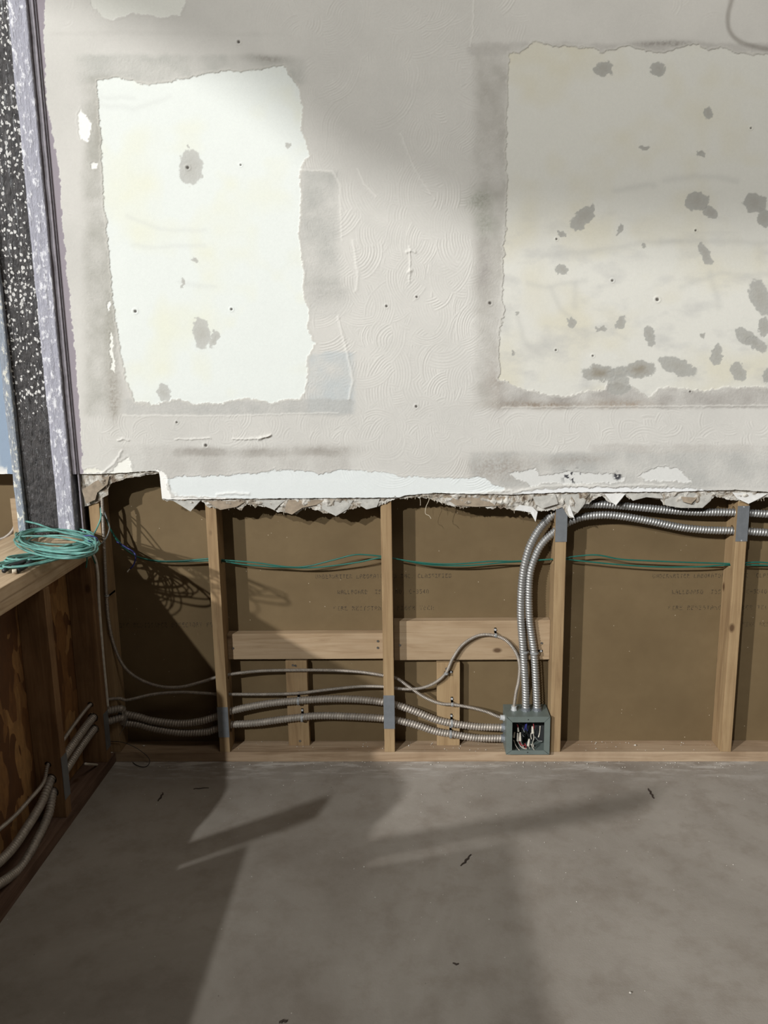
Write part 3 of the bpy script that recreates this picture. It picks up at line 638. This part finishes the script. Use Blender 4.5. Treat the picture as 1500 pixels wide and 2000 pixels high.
# ------------------------------------------------------------------ conduits and armored cables
def W_(px, py, Y=YC): return at(px, py, 1, Y)
def strap(parent, px, py, r, axis, Y=YC, ears=1):
    """one- or two-hole strap around a run; axis = direction the conduit runs ('x' or 'z')"""
    p = W_(px, py, Y); bm = bmesh.new(); n = 14; w_ = .008; rr = r+.0016; prev = None
    pts = []
    for k in range(n+1):
        a = math.pi*k/n
        pts.append((math.cos(a)*rr, -math.sin(a)*rr))
    pts = [(rr+.015*1, .051-p[1]-.0015)]*0+pts
    tail = .051-p[1]-.001
    prof = [( rr+.016 if ears > 0 else rr, tail), (rr, tail)]+pts+[(-rr, tail), (-rr-(.016 if ears > 1 else 0), tail)]
    def V3(u, v, s):
        return (p[0]+s, p[1]+v, p[2]+u) if axis == 'x' else (p[0]+u, p[1]+v, p[2]+s)
    rows = []
    for (u, v) in prof: rows.append([bm.verts.new(V3(u, v, -w_/2)), bm.verts.new(V3(u, v, w_/2))])
    for a, b in zip(rows, rows[1:]): bm.faces.new((a[0], a[1], b[1], b[0]))
    bmesh.ops.solidify(bm, geom=bm.faces[:], thickness=.0014)
    if ears > 0:
        c = Vector(V3(rr+.009, tail-.001, 0)); cyl(bm, c+Vector((0, -.003, 0)), c+Vector((0, .001, 0)), .004, 10)
    return obj('strap', bm, M_strap, parent)
def run(name, label, pts, r, mat, pitch, amp, group=None, n=14):
    e = empty(name, tuple(pts[0]), label, 'conduit' if r > .01 else 'cable', group)
    obj('armor', tube(pts, r, pitch/7.0, n, pitch, amp), mat, e, smooth=True)
    return e
def LW(px, py, X=-.045): return at(px, py, 0, X)
RS, RL = .0064, .0142
# small cable A: falls from the hole in the corner, runs across, ends at the left side of the box
A = run('armored_cable', 'thin armored cable falling from the corner hole, then running right above the thick conduits', [W_(198,962,.02), W_(200,985,-.008), W_(203,1050,-.009), W_(205,1100,-.009), W_(208,1160,-.009), W_(212,1210,-.008), W_(222,1258,.004), W_(241,1300,.024), W_(270,1325), W_(310,1340), W_(350,1342), W_(390,1333), W_(422,1323), W_(450,1317), W_(500,1311), W_(560,1309), W_(640,1309), W_(700,1312), W_(748,1319), W_(775,1325), W_(800,1342), W_(830,1362), W_(860,1374), W_(885,1376), W_(920,1382), W_(950,1390), W_(972,1399), W_(984,1402)], RS, M_dusty, .0056, .0022)
strap(A, 883, 1376, RS, 'x'); strap(A, 209, 1163, RS, 'z', Y=-.009, ears=0)
Bc = run('armored_cable', 'thin armored cable looping up over the taller blocking board to the top of the box', [LW(-16,1632), LW(25,1597), LW(55,1565), LW(85,1528), Vector((-.045,-.42,.222)), Vector((-.045,-.33,.24)), Vector((-.045,-.2,.256)), Vector((-.045,-.075,.262)), Vector((-.028,-.030,.258)), Vector((-.002,-.010,.254)), Vector((.03,.010,.248)), W_(250,1367), W_(300,1356), W_(350,1352), W_(400,1354), W_(425,1356), W_(450,1356), W_(520,1356), W_(580,1354), W_(640,1347), W_(700,1341), W_(748,1341), W_(772,1344), W_(800,1346), W_(830,1342), W_(855,1330), W_(872,1313), W_(885,1285), W_(905,1258), W_(935,1241), W_(965,1241), W_(990,1252), W_(1008,1275), W_(1015,1300), W_(1013,1330), W_(1008,1352), W_(1004,1380)], RS, M_dusty, .0056, .0022)
strap(Bc, 872, 1315, RS, 'z'); strap(Bc, 968, 1241, RS, 'x')
Cc = run('flexible_conduit', 'thick flexible conduit entering the left side of the box, upper of the pair', [LW(-20,1700), LW(20,1662), LW(50,1620), LW(80,1570), Vector((-.040,-.42,.172)), Vector((-.040,-.33,.19)), Vector((-.040,-.2,.205)), Vector((-.040,-.075,.212)), Vector((-.028,-.036,.213)), Vector((-.002,-.017,.212)), Vector((.035,.006,.209)), W_(240,1393), W_(270,1400), W_(300,1408), W_(350,1413), W_(390,1409), W_(422,1400), W_(447,1390), W_(500,1378), W_(560,1370), W_(640,1365), W_(700,1366), W_(748,1371), W_(775,1377), W_(810,1389), W_(850,1405), W_(885,1413), W_(930,1419), W_(984,1421)], RL, M_dusty, .0098, .0030, 'thick conduits into the junction box')
strap(Cc, 583, 1369, RL, 'x'); strap(Cc, 882, 1413, RL, 'x')
Dc = run('flexible_conduit', 'thick flexible conduit entering the left side of the box, lower of the pair', [LW(-20,1738,-.03), LW(20,1712,-.03), LW(45,1688,-.03), LW(72,1640,-.03), LW(95,1590,-.03), Vector((-.038,-.42,.128)), Vector((-.040,-.33,.142)), Vector((-.040,-.2,.16)), Vector((-.040,-.075,.168)), Vector((-.028,-.036,.171)), Vector((-.002,-.017,.172)), Vector((.035,.006,.173)), W_(240,1411), W_(270,1415), W_(300,1423), W_(350,1431), W_(400,1430), W_(422,1424), W_(447,1416), W_(500,1412), W_(560,1404), W_(620,1398), W_(680,1399), W_(748,1403), W_(772,1406), W_(810,1415), W_(850,1428), W_(885,1434), W_(930,1441), W_(984,1442)], RL, M_dusty, .0098, .0030, 'thick conduits into the junction box')
strap(Dc, 590, 1402, RL, 'x'); strap(Dc, 880, 1434, RL, 'x')
Ec = run('flexible_conduit', 'shiny thick conduit rising from the box top, left of the pair, upper run at right', [W_(1027,1388), W_(1026,1340), W_(1022,1275), W_(1017,1200), W_(1020,1130), W_(1030,1080), W_(1045,1046), W_(1066,1018), W_(1098,994), W_(1135,986), W_(1170,985), W_(1205,987), W_(1250,991), W_(1300,996), W_(1360,1000), W_(1445,1001), W_(1520,1005), W_(1640,1008), W_(1900,1006), W_(2300,1003)], RL, M_steel, .0098, .0030, 'thick conduits into the junction box')
Fc_ = run('flexible_conduit', 'shiny thick conduit rising from the box top, right of the pair, lower run at right', [W_(1049,1388), W_(1047,1340), W_(1043,1275), W_(1034,1205), W_(1034,1130), W_(1045,1088), W_(1062,1058), W_(1097,1028), W_(1130,1012), W_(1160,1007), W_(1190,1006), W_(1225,1010), W_(1270,1018), W_(1330,1030), W_(1380,1035), W_(1445,1037), W_(1520,1041), W_(1640,1043), W_(1900,1042), W_(2300,1040)], RL, M_steel, .0098, .0030, 'thick conduits into the junction box')
strap(Ec, 1024, 1272, RL, 'z', ears=0); strap(Fc_, 1044, 1274, RL, 'z', ears=1)

# cable curl in the room beyond, bottom left
tag(obj('armored_cable', tube([W_(-40,1060,.03), W_(0,1053,.03), W_(14,1047,.03), W_(25,1036,.03), W_(32,1020,.03)], RS, .00075, 12, .0052, .0014), M_dusty, None, True), 'short curl of armored cable left of the column, in the room beyond', 'cable')

# ------------------------------------------------------------------ junction box
X0, X1, Y0, Y1, Z0, Z1 = 1.444, 1.601, -.018, .085, .0385, .186
jb = empty('junction_box', ((X0+X1)/2, (Y0+Y1)/2, Z0), 'square grey steel junction box with open front, standing on the bottom plate', 'junction box')
bm = bmesh.new(); th_ = .0018
box(bm, X0, X1, Y1-th_, Y1, Z0, Z1); box(bm, X0, X0+th_, Y0, Y1-th_, Z0, Z1); box(bm, X1-th_, X1, Y0, Y1-th_, Z0, Z1)
box(bm, X0+th_, X1-th_, Y0, Y1-th_, Z0, Z0+th_); box(bm, X0+th_, X1-th_, Y0, Y1-th_, Z1-th_, Z1)
obj('enclosure', bm, M_greybox, jb)
# front ring with mitred corners: four folded flanges
ox0, ox1, oz0, oz1 = X0+.0215, X1-.0205, Z0+.0165, Z1-.0215
gp = .0006
for quad in ([(X0+gp*2, Z1), (X1-gp*2, Z1), (ox1-gp, oz1), (ox0+gp, oz1)], [(X0+gp*2, Z0), (ox0+gp, oz0), (ox1-gp, oz0), (X1-gp*2, Z0)],
             [(X0, Z0+gp*2), (X0, Z1-gp*2), (ox0, oz1-gp), (ox0, oz0+gp)], [(X1, Z0+gp*2), (ox1, oz0+gp), (ox1, oz1-gp), (X1, Z1-gp*2)]):
    bm = bmesh.new(); a = [bm.verts.new((x, Y0-.0016, z)) for x, z in quad]; b = [bm.verts.new((x, Y0, z)) for x, z in quad]
    bm.faces.new(a); bm.faces.new(list(reversed(b)))
    for k in range(4): bm.faces.new((a[k], b[k], b[(k+1) % 4], a[(k+1) % 4]))
    obj('flange', bm, M_greybox, jb)
bm = bmesh.new(); box(bm, X0+.003, X1-.003, Y1-.004, Y1-.003, Z0+.003, Z1-.003); obj('dark_back_plate', bm, M_inside, jb)  # near-black plate across the inside back of the enclosure
for z in (Z0+.009, Z1-.011): obj('screw_hole', cyl(bmesh.new(), ((X0+X1)/2, Y0-.0022, z), ((X0+X1)/2, Y0-.001, z), .0022, 12), M_black, jb)
def conn(p0, p1, r):
    bm = bmesh.new(); p0, p1 = Vector(p0), Vector(p1); cyl(bm, p0, p1, r, 20); cyl(bm, p0.lerp(p1, .0)-(p1-p0)*.02, p0.lerp(p1, .3), r*1.18, 8)
    return obj('connector', bm, M_strap if r < .012 else M_nailp, jb)
for px in (1027, 1049):
    p = W_(px, 1388); conn((p[0], YC, Z1), (p[0], YC, Z1+.012), RL+.001)
p = W_(1004, 1380); conn((p[0], YC, Z1), (p[0], YC, Z1+.016), .0095)
p = W_(984, 1402); conn((X0, YC, p[2]), (X0-.016, YC, p[2]+.002), .0095)
for py in (1421, 1442):
    p = W_(984, py); conn((X0, YC, p[2]), (X0-.012, YC, p[2]), RL+.0005)
def JP(cx, cy, Y): return at(950+cx/9.375, 1340+cy/9.375, 1, Y)
wr = [('white', [(500,990),(530,1070),(580,1150),(640,1200)]), ('white', [(570,1000),(610,1080),(680,1140),(760,1150)]), ('white', [(620,990),(650,1070),(700,1140),(790,1160)]), ('white', [(770,1090),(790,1140),(820,1200)]),
      ('white', [(820,1060),(850,1130),(900,1200)]), ('white', [(820,860),(815,920),(830,980)]), ('white', [(860,880),(870,950),(845,1040),(870,1120)]), ('red', [(560,700),(580,740),(575,790)]), ('red', [(600,1010),(640,1080),(720,1090),(740,1120)]),
      ('red', [(700,1050),(730,1110),(690,1150)]), ('blue', [(740,690),(730,760),(760,830)]), ('blue', [(720,700),(700,800),(690,850)]), ('white', [(985,730),(975,850),(950,950)]), ('grey', [(890,930),(950,1000),(1030,1010)]), ('grey', [(650,880),(690,930)]), ('grey', [(660,760),(700,850)]), ('red', [(860,690),(870,760),(850,800)])]
for i, (c_, pp) in enumerate(wr):
    m_ = {'white': M_white, 'red': M_redw, 'blue': M_blue, 'grey': M_greyjk}[c_]; yb = .012+.006*(i % 4)
    obj('wire', tube([JP(a, b, yb+.004*math.sin(k*1.7+i)) for k, (a, b) in enumerate(pp)], .0018, .003, 8), m_, jb, True)
for (a, b, c_, d_, r_) in [(500,940,515,840,.0042),(575,1000,575,860,.0048),(620,1000,620,850,.0044),(765,1090,785,970,.0052),(850,860,845,740,.0055),(585,830,580,760,.0038)]:
    bm = bmesh.new(); cyl(bm, JP(a, b, .012), JP(c_, d_, .012), r_, 14, r_*.62); obj('wire_nut', bm, M_white, jb)

# ------------------------------------------------------------------ low left wall
for i, (y0, y1, lb) in enumerate([(-.425, -.387, 'dark pine stud with three cables bored through it and a steel plate, low left wall'), (-.074, -.036, 'dark pine stud of the low left wall at the corner, cables coming through its face')]):
    e = empty('low_wall_stud', (-.045, y0, .038), lb, 'stud', 'studs of the low left wall')
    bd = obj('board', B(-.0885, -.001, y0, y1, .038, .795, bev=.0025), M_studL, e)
    H = {0: [(-.045,.222,.011), (-.040,.172,.019), (-.038,.128,.019)], 1: [(-.045,.262,.011), (-.040,.212,.019), (-.040,.168,.019)]}[i]
    bored(bd, [((x, y0-.01, z), (x, y1+.01, z), r_) for x, z, r_ in H])
    if True:
        z0, z1 = ((.10, .245), (.085, .225))[i]
        tag(obj('nail_plate', B(-.0012, .0006, y0-.001, y1+.001, z0, z1, bev=.0003), M_nailp, e), 'grey steel protection plate')
tag(obj('wall_left_and_blocker.002', B(-.102, -.0892, -1.0, .0, .0, .795, bev=0), M_osb), kind='structure')
tag(obj('top_plate', box(B(-.13, -.006, -1.0, -.012, .795, .8335, bev=.004), -.13, -.040, -.012, .086, .795, .8335), M_cap), 'lower of the two pine boards topping the low left wall', 'lumber')
capb = tag(obj('cap_board', box(B(-.30, -.002, -1.0, -.012, .834, .871, bev=.005), -.30, -.040, -.012, .086, .834, .871), M_cap), 'upper pine cap board under the green cable coil and pliers', 'lumber')
tag(obj('nail', tube([LW(166,1492,-.03), LW(176,1493,-.03), LW(190,1494,-.03)], .0046, .004, 10), M_white, None, True), 'bright metal bolt end sticking out low in the left corner', 'bolt')
tag(obj('sill_board', B(-1.3, -.31, .02, .07, .80, .845, bev=.003), M_red), 'red-brown board seen beyond the cap at the left edge', 'lumber')
# ------------------------------------------------------------------ spattered column standing on the cap
def rough_box(x0, x1, y0, y1, z0, z1, amp, seed, st=.006):
    nu_x = max(2, int((x1-x0)/st)); nu_y = max(2, int((y1-y0)/st)); nzz = int((z1-z0)/st/1.3)
    per = [(x0+(x1-x0)*k/nu_x, y0) for k in range(nu_x)]+[(x1, y0+(y1-y0)*k/nu_y) for k in range(nu_y)]+[(x1-(x1-x0)*k/nu_x, y1) for k in range(nu_x)]+[(x0, y1-(y1-y0)*k/nu_y) for k in range(nu_y)]
    n = len(per); zz = np.linspace(z0, z1, nzz); P_ = np.arange(n)
    U, Zg = np.meshgrid(P_, zz); nz_ = fbm(U*9.0, Zg*260, 1/16, seed, 4)*amp*2+fbm(U*9.0, Zg*20, 1/12, seed+9, 3)*amp*1.4
    cx, cy = (x0+x1)/2, (y0+y1)/2; V = []
    for j in range(nzz):
        for k, (x, y) in enumerate(per):
            d = nz_[j, k]; nxn = -1 if x == x0 else (1 if x == x1 else 0); nyn = -1 if y == y0 else (1 if y == y1 else 0)
            V.append((x+nxn*d, y+nyn*d, zz[j]))
    Fc = [(j*n+k, j*n+(k+1) % n, (j+1)*n+(k+1) % n, (j+1)*n+k) for j in range(nzz-1) for k in range(n)]
    Fc += [tuple(reversed(range(n))), tuple(range((nzz-1)*n, nzz*n))]
    return V, Fc
colm = empty('column', (-.155, .02, .8715), 'tall rough column with white-spattered black face and lavender edges, on the cap board', 'column')
obj('black_face', rough_box(-.232, -.108, -.022, .07, .8715, 3.3, .0045, 301, .004), M_spat, colm, True)
tag(obj('edge_strip', rough_box(-.112, -.056, -.038, .07, .8715, 3.3, .0018, 331), M_lav, colm, True), 'lavender textured edge')
tag(obj('edge_strip', rough_box(-.256, -.228, -.038, .07, .8715, 3.3, .0016, 361), M_blu, colm, True), 'blue-grey textured edge')

# pale flexible strip in the corner
tag(obj('corner_strip', tube([at(176,1075,1,-.03), at(186,1092,1,-.032), at(191,1120,1,-.032), at(193,1170,1,-.032), at(198,1240,1,-.032), at(203,1300,1,-.032), at(207,1340,1,-.032), at(211,1384,1,-.030)], .0052, .01, 8), M_strip, None, True), 'pale grey plastic tube running down the left corner', 'tube')

# ------------------------------------------------------------------ green network cables
def gpath(rows, Y): return [at(x, y, 1, Y) for x, y in rows]
gr = .0027
tag(obj('network_cable', tube(gpath([(193,972),(203,1000),(214,1030),(232,1060),(258,1082),(290,1093),(340,1096),(415,1091),(440,1094),(500,1099),(560,1107),(600,1106),(650,1094),(690,1084),(720,1084),(755,1088),(800,1096),(850,1101),(900,1101),(960,1096),(1010,1096),(1095,1091),(1120,1087),(1165,1084),(1210,1092),(1260,1095),(1330,1098),(1400,1100),(1440,1101),(1480,1098),(1560,1102),(1800,1098),(2300,1104)], .036), gr, .006, 8), M_green, None, True), 'green network cable strung through the studs, upper of the two strands', 'cable', 'green network cables through the studs')
tag(obj('network_cable', tube(gpath([(194,975),(206,1010),(220,1040),(240,1066),(268,1087),(305,1096),(350,1097),(415,1095),(440,1097),(480,1103),(540,1107),(600,1109),(650,1105),(700,1098),(740,1090),(770,1091),(830,1102),(890,1105),(940,1103),(980,1099),(1030,1096),(1095,1092),(1130,1095),(1200,1102),(1280,1107),(1360,1107),(1410,1104),(1440,1103),(1490,1104),(1560,1106),(1800,1110),(2300,1108)], .040), gr, .006, 8), M_green, None, True), 'green network cable strung through the studs, lower of the two strands', 'cable', 'green network cables through the studs')
tag(obj('network_cable', tube([at(193,972,1,.03), at(196,990,1,.01), at(197,1010,1,-.03), at(190,1030,1,-.07), at(180,1048,1,-.11)], gr, .006, 8), M_teal, None, True), 'pale green strand dropping from the torn corner to the coil', 'cable')
tag(obj('network_cable', tube([at(196,980,1,.03), at(208,1010,1,.01), at(214,1030,1,-.01), at(208,1050,1,-.05), at(196,1062,1,-.09), at(184,1058,1,-.12)], gr, .006, 8), M_greyjk, None, True), 'grey-green strand bowing out right of the coil', 'cable')
# coil
cpts = []; rr = random.Random(3)
for turn in range(14):
    cx = 112+rr.uniform(-6, 6); cy = 1052+rr.uniform(-6, 7)+turn*.5; ax = 70+rr.uniform(-9, 10); ay = 20+rr.uniform(-7, 7); ti = .08+rr.uniform(-.06, .06); zz0 = .8785+.0026*turn
    for k in range(14):
        a = 2*math.pi*k/14; u = ax*math.cos(a); v_ = ay*math.sin(a)
        cpts.append(at(cx+u*math.cos(ti)-v_*math.sin(ti), cy+u*math.sin(ti)+v_*math.cos(ti), 2, zz0+.003*math.sin(3*a+turn)))
coil = tag(obj('cable_coil', tube(cpts, .0029, .007, 8, smooth_it=3), M_teal, None, True), 'round coil of teal network cable lying on the cap board', 'cable coil')
def fan(seed, n):
    r2 = random.Random(seed); pts = []
    for turn in range(n):
        ex = r2.uniform(-25, 28)+turn*2; ey = 1104-(ex)*.55+r2.uniform(-9, 6); z0 = .8745+.0022*turn
        bx = 178+r2.uniform(-8, 6); by = 1060+r2.uniform(-4, 4); wv = r2.uniform(5, 8)
        for k in range(12):
            a = 2*math.pi*k/12; mx = (ex+bx)/2; my = (ey+by)/2; hx = (bx-ex)/2; hy = (by-ey)/2; L = math.hypot(hx, hy)
            u = math.cos(a); s_ = math.sin(a)*wv
            pts.append(at(mx+hx*u-hy/L*s_, my+hy*u+hx/L*s_+6*math.sin(math.pi*(u+1)/2), 2, z0))
    return pts
tag(obj('cable_hank', tube(fan(4, 8), .0029, .007, 8, smooth_it=3), M_teal, None, True), 'flattened hank of teal network cable spreading left under the round coil', 'cable coil')
tag(obj('network_cable', tube([at(50,1018,2,.925), at(75,1024,2,.93), at(105,1035,2,.925), at(140,1044,2,.92), at(178,1052,2,.905)], .0034, .006, 8), M_teal, None, True), 'single teal strand lying across the top of the coil', 'cable')
tag(obj('cable_tie', tube([at(160,1048,2,.912), at(176,1046,2,.916), at(190,1052,2,.905), at(186,1060,2,.895), at(172,1056,2,.915)], .0022, .005, 8), M_blue, None, True), 'blue wire binding the right end of the coil', 'tie')
e = empty('blue_wire', tuple(at(233,1056,1,.0)), 'blue wire hanging off the green cables with a pale stripped tip', 'wire')
obj('jacket', tube([at(228,1058,1,.02), at(248,1070,1,.01), at(262,1079,1,.0), at(265,1090,1,-.004), at(260,1105,1,-.006), at(254,1111,1,-.006)], .0028, .005, 8), M_blue, e, True)
obj('stripped_tip', tube([at(254,1111,1,-.006), at(251,1114,1,-.006), at(249,1118,1,-.006)], .0022, .004, 8), M_white, e, True)
for k, (a, b, c_) in enumerate([((168,1076),(170,1092),(168,1110)), ((176,1074),(181,1088),(187,1102))]):
    tag(obj('cable_end', tube([at(a[0]-3, a[1]-10, 0, .006), at(a[0], a[1], 0, .008), at(b[0], b[1], 0, .007), at(c_[0], c_[1], 0, .006)], .0026, .005, 8), M_green, None, True), ['cut green cable end hanging over the cap edge, left one', 'cut green cable end hanging over the cap edge beside the pale tube'][k], 'cable')
# thin dark loop of wire on the bottom plate
tag(obj('wire_loop', tube([at(216,1448,1,-.004), at(240,1450,1,-.006), at(268,1462,1,-.01), at(290,1480,1,-.012), at(291,1492,2,.003), at(282,1498,2,.003), at(268,1495,2,.003), at(258,1488,2,.003)], .0012, .005, 6), M_black, None, True), 'thin dark wire loop drooping from the corner onto the floor', 'wire')
tag(obj('wire_scrap', tube([at(222,1388,1,0.0), at(236,1386,1,-.002), at(240,1396,1,-.004), at(236,1400,1,-.004)], .0011, .004, 6), M_white, None, True), 'loose pale wire curl over the thick conduits in the corner', 'wire')
tag(obj('wire_scrap', tube([at(249,1400,1,-.002), at(247,1412,1,-.004), at(240,1424,1,-.004), at(233,1436,1,-.002)], .0010, .004, 6), M_greyjk, None, True), 'loose grey wire hanging below the thick conduits in the corner', 'wire')

# pliers
pz = .878
pl = empty('pliers', tuple(at(55,1100,2,.871)), 'black-handled pliers lying on the cap board beside the coil', 'pliers')
def handle(pp, z0=pz, r=.0068):
    return tube([at(x, y, 2, z0+dz) for x, y, dz in pp], r, .004, 12)
obj('handle', handle([(8,1115,.004), (14,1110,.004), (26,1104,.005), (38,1101,.006), (48,1097,.006)]), M_black, pl, True)
obj('handle', handle([(34,1115,.002), (42,1111,.002), (52,1104,.003), (60,1097,.004), (66,1091,.005)]), M_black, pl, True)
obj('handle_tip', handle([(24,1116,.002), (29,1115.5,.002), (34,1115,.002)], r=.0062), M_fib, pl, True)
bm = bmesh.new(); P0 = at(60,1095,2,.873); P1_ = at(84,1084,2,.873); dv = (P1_-P0).normalized(); sd_ = Vector((-dv.y, dv.x, 0))
prof = [(0,.012),(.25,.016),(.5,.013),(1.0,.004)]; L = (P1_-P0).length
lo = []; hi = []
for s_, w_ in prof: lo.append(P0+dv*L*s_-sd_*w_*.7); hi.append(P0+dv*L*s_+sd_*w_*.7)
ring = lo+list(reversed(hi)); a = [bm.verts.new(p) for p in ring]; b = [bm.verts.new(p+Vector((0,0,.012))) for p in ring]
bm.faces.new(list(reversed(a))); bm.faces.new(b)
for k in range(len(a)): bm.faces.new((a[k], a[(k+1) % len(a)], b[(k+1) % len(a)], b[k]))
obj('jaw', bm, M_tool, pl)

def away(px, py, y):
    p = at(px, py, 1, -.016); l = Vector(L2); return p.lerp(l, (y-p.y)/(l.y-p.y))
tag(obj('hanging_wire', tube([away(px, py, -.9) for px, py in ((1470,-160),(1450,-70),(1432,-10),(1422,30),(1424,58),(1440,78),(1470,90),(1520,98),(1600,96))], .0035, .01, 8), M_black, None, True), 'wire hanging above the frame that throws the curved line at the upper right', 'wire')
# ------------------------------------------------------------------ debris on the floor
def chip(name, label, px0, py0, px1, py1, wid, hgt, mat):
    a = at(px0, py0, 2, 0); b = at(px1, py1, 2, 0); d = (b-a).normalized(); s = Vector((-d.y, d.x, 0)); V = []
    n_ = 6
    for k in range(n_+1):
        u = k/n_; w_ = wid*(.35+.65*math.sin(math.pi*min(.95, max(.08, u))))*random.uniform(.8, 1.2); c_ = a.lerp(b, u)+s*random.uniform(-1, 1)*wid*.3
        V += [c_-s*w_/2, c_+s*w_/2, c_+s*w_*.3+Vector((0, 0, hgt)), c_-s*w_*.3+Vector((0, 0, hgt))]
    Fc = [(k*4+j, k*4+(j+1) % 4, (k+1)*4+(j+1) % 4, (k+1)*4+j) for k in range(n_) for j in range(4)]+[(0,1,2,3), (n_*4+3, n_*4+2, n_*4+1, n_*4)]
    return tag(obj(name, ([tuple(v) for v in V], Fc), mat), label, 'debris')
chip('wood_splinter', 'dark splinter on the concrete in the middle of the floor', 901,1692,920,1670, .007, .003, M_splint)
chip('wood_splinter', 'dark splinter on the concrete near the right end of the bottom plate', 1266,1541,1277,1560, .007, .003, M_splint)
chip('wood_splinter', 'dark splinter on the shadowed floor near the left corner, thicker one', 309,1565,319,1549, .007, .003, M_splint)
chip('wood_splinter', 'thin dark splinter on the shadowed floor right of the thicker one', 378,1541,408,1539, .005, .002, M_splint)
chip('wood_splinter', 'tiny dark chip at the bottom edge of the floor', 545,1996,562,1994, .008, .003, M_splint)
chip('wood_splinter', 'tiny dark chip lying below the middle splinter', 884,1882,896,1884, .006, .002, M_splint)
cr = []; r3 = random.Random(9)
def crumb(p, s):
    V = [(p[0]+s*x*r3.uniform(.6, 1.2), p[1]+s*y*r3.uniform(.6, 1.2), p[2]+s*(z+.5)) for x, y, z in ((1,0,0),(-1,0,0),(0,1,0),(0,-1,0),(0,0,.6),(0,0,-.5))]
    return V, [(0,2,4),(2,1,4),(1,3,4),(3,0,4),(2,0,5),(1,2,5),(3,1,5),(0,3,5)]
for _ in range(150):
    x = r3.uniform(240, 1500); y = 1495+abs(r3.gauss(0, 1))*150
    if y < 1990: cr.append(crumb(at(x, y, 2, 0), r3.uniform(.0009, .0026)))
for _ in range(110):
    x = r3.uniform(.1, 2.3); cr.append(crumb((x, r3.uniform(-.05, -.003), 0), r3.uniform(.0012, .0035)))
tag(obj('plaster_crumbs', merge(*cr), M_crumb), 'small white plaster crumbs scattered over the concrete floor', 'debris', None, 'stuff')
cr = []
for _ in range(90):
    cr.append(crumb((r3.uniform(.45, 2.3), r3.uniform(.004, .08), .038), r3.uniform(.0010, .0032)))
tag(obj('plaster_crumbs', merge(*cr), M_crumb), 'plaster crumbs lying on top of the bottom plate', 'debris', None, 'stuff')
for px, py, s_, lb in ((281,1458,.006,'single white plaster crumb on the bottom plate near the left corner'),(1241,1457,.006,'single white plaster crumb on the bottom plate right of the box'),(1231,1941,.005,'white plaster crumb on the lower right of the floor')):
    p = at(px, py, 2, .038 if py < 1480 else 0); tag(obj('plaster_crumb', crumb(p, s_), M_crumb), lb, 'debris')
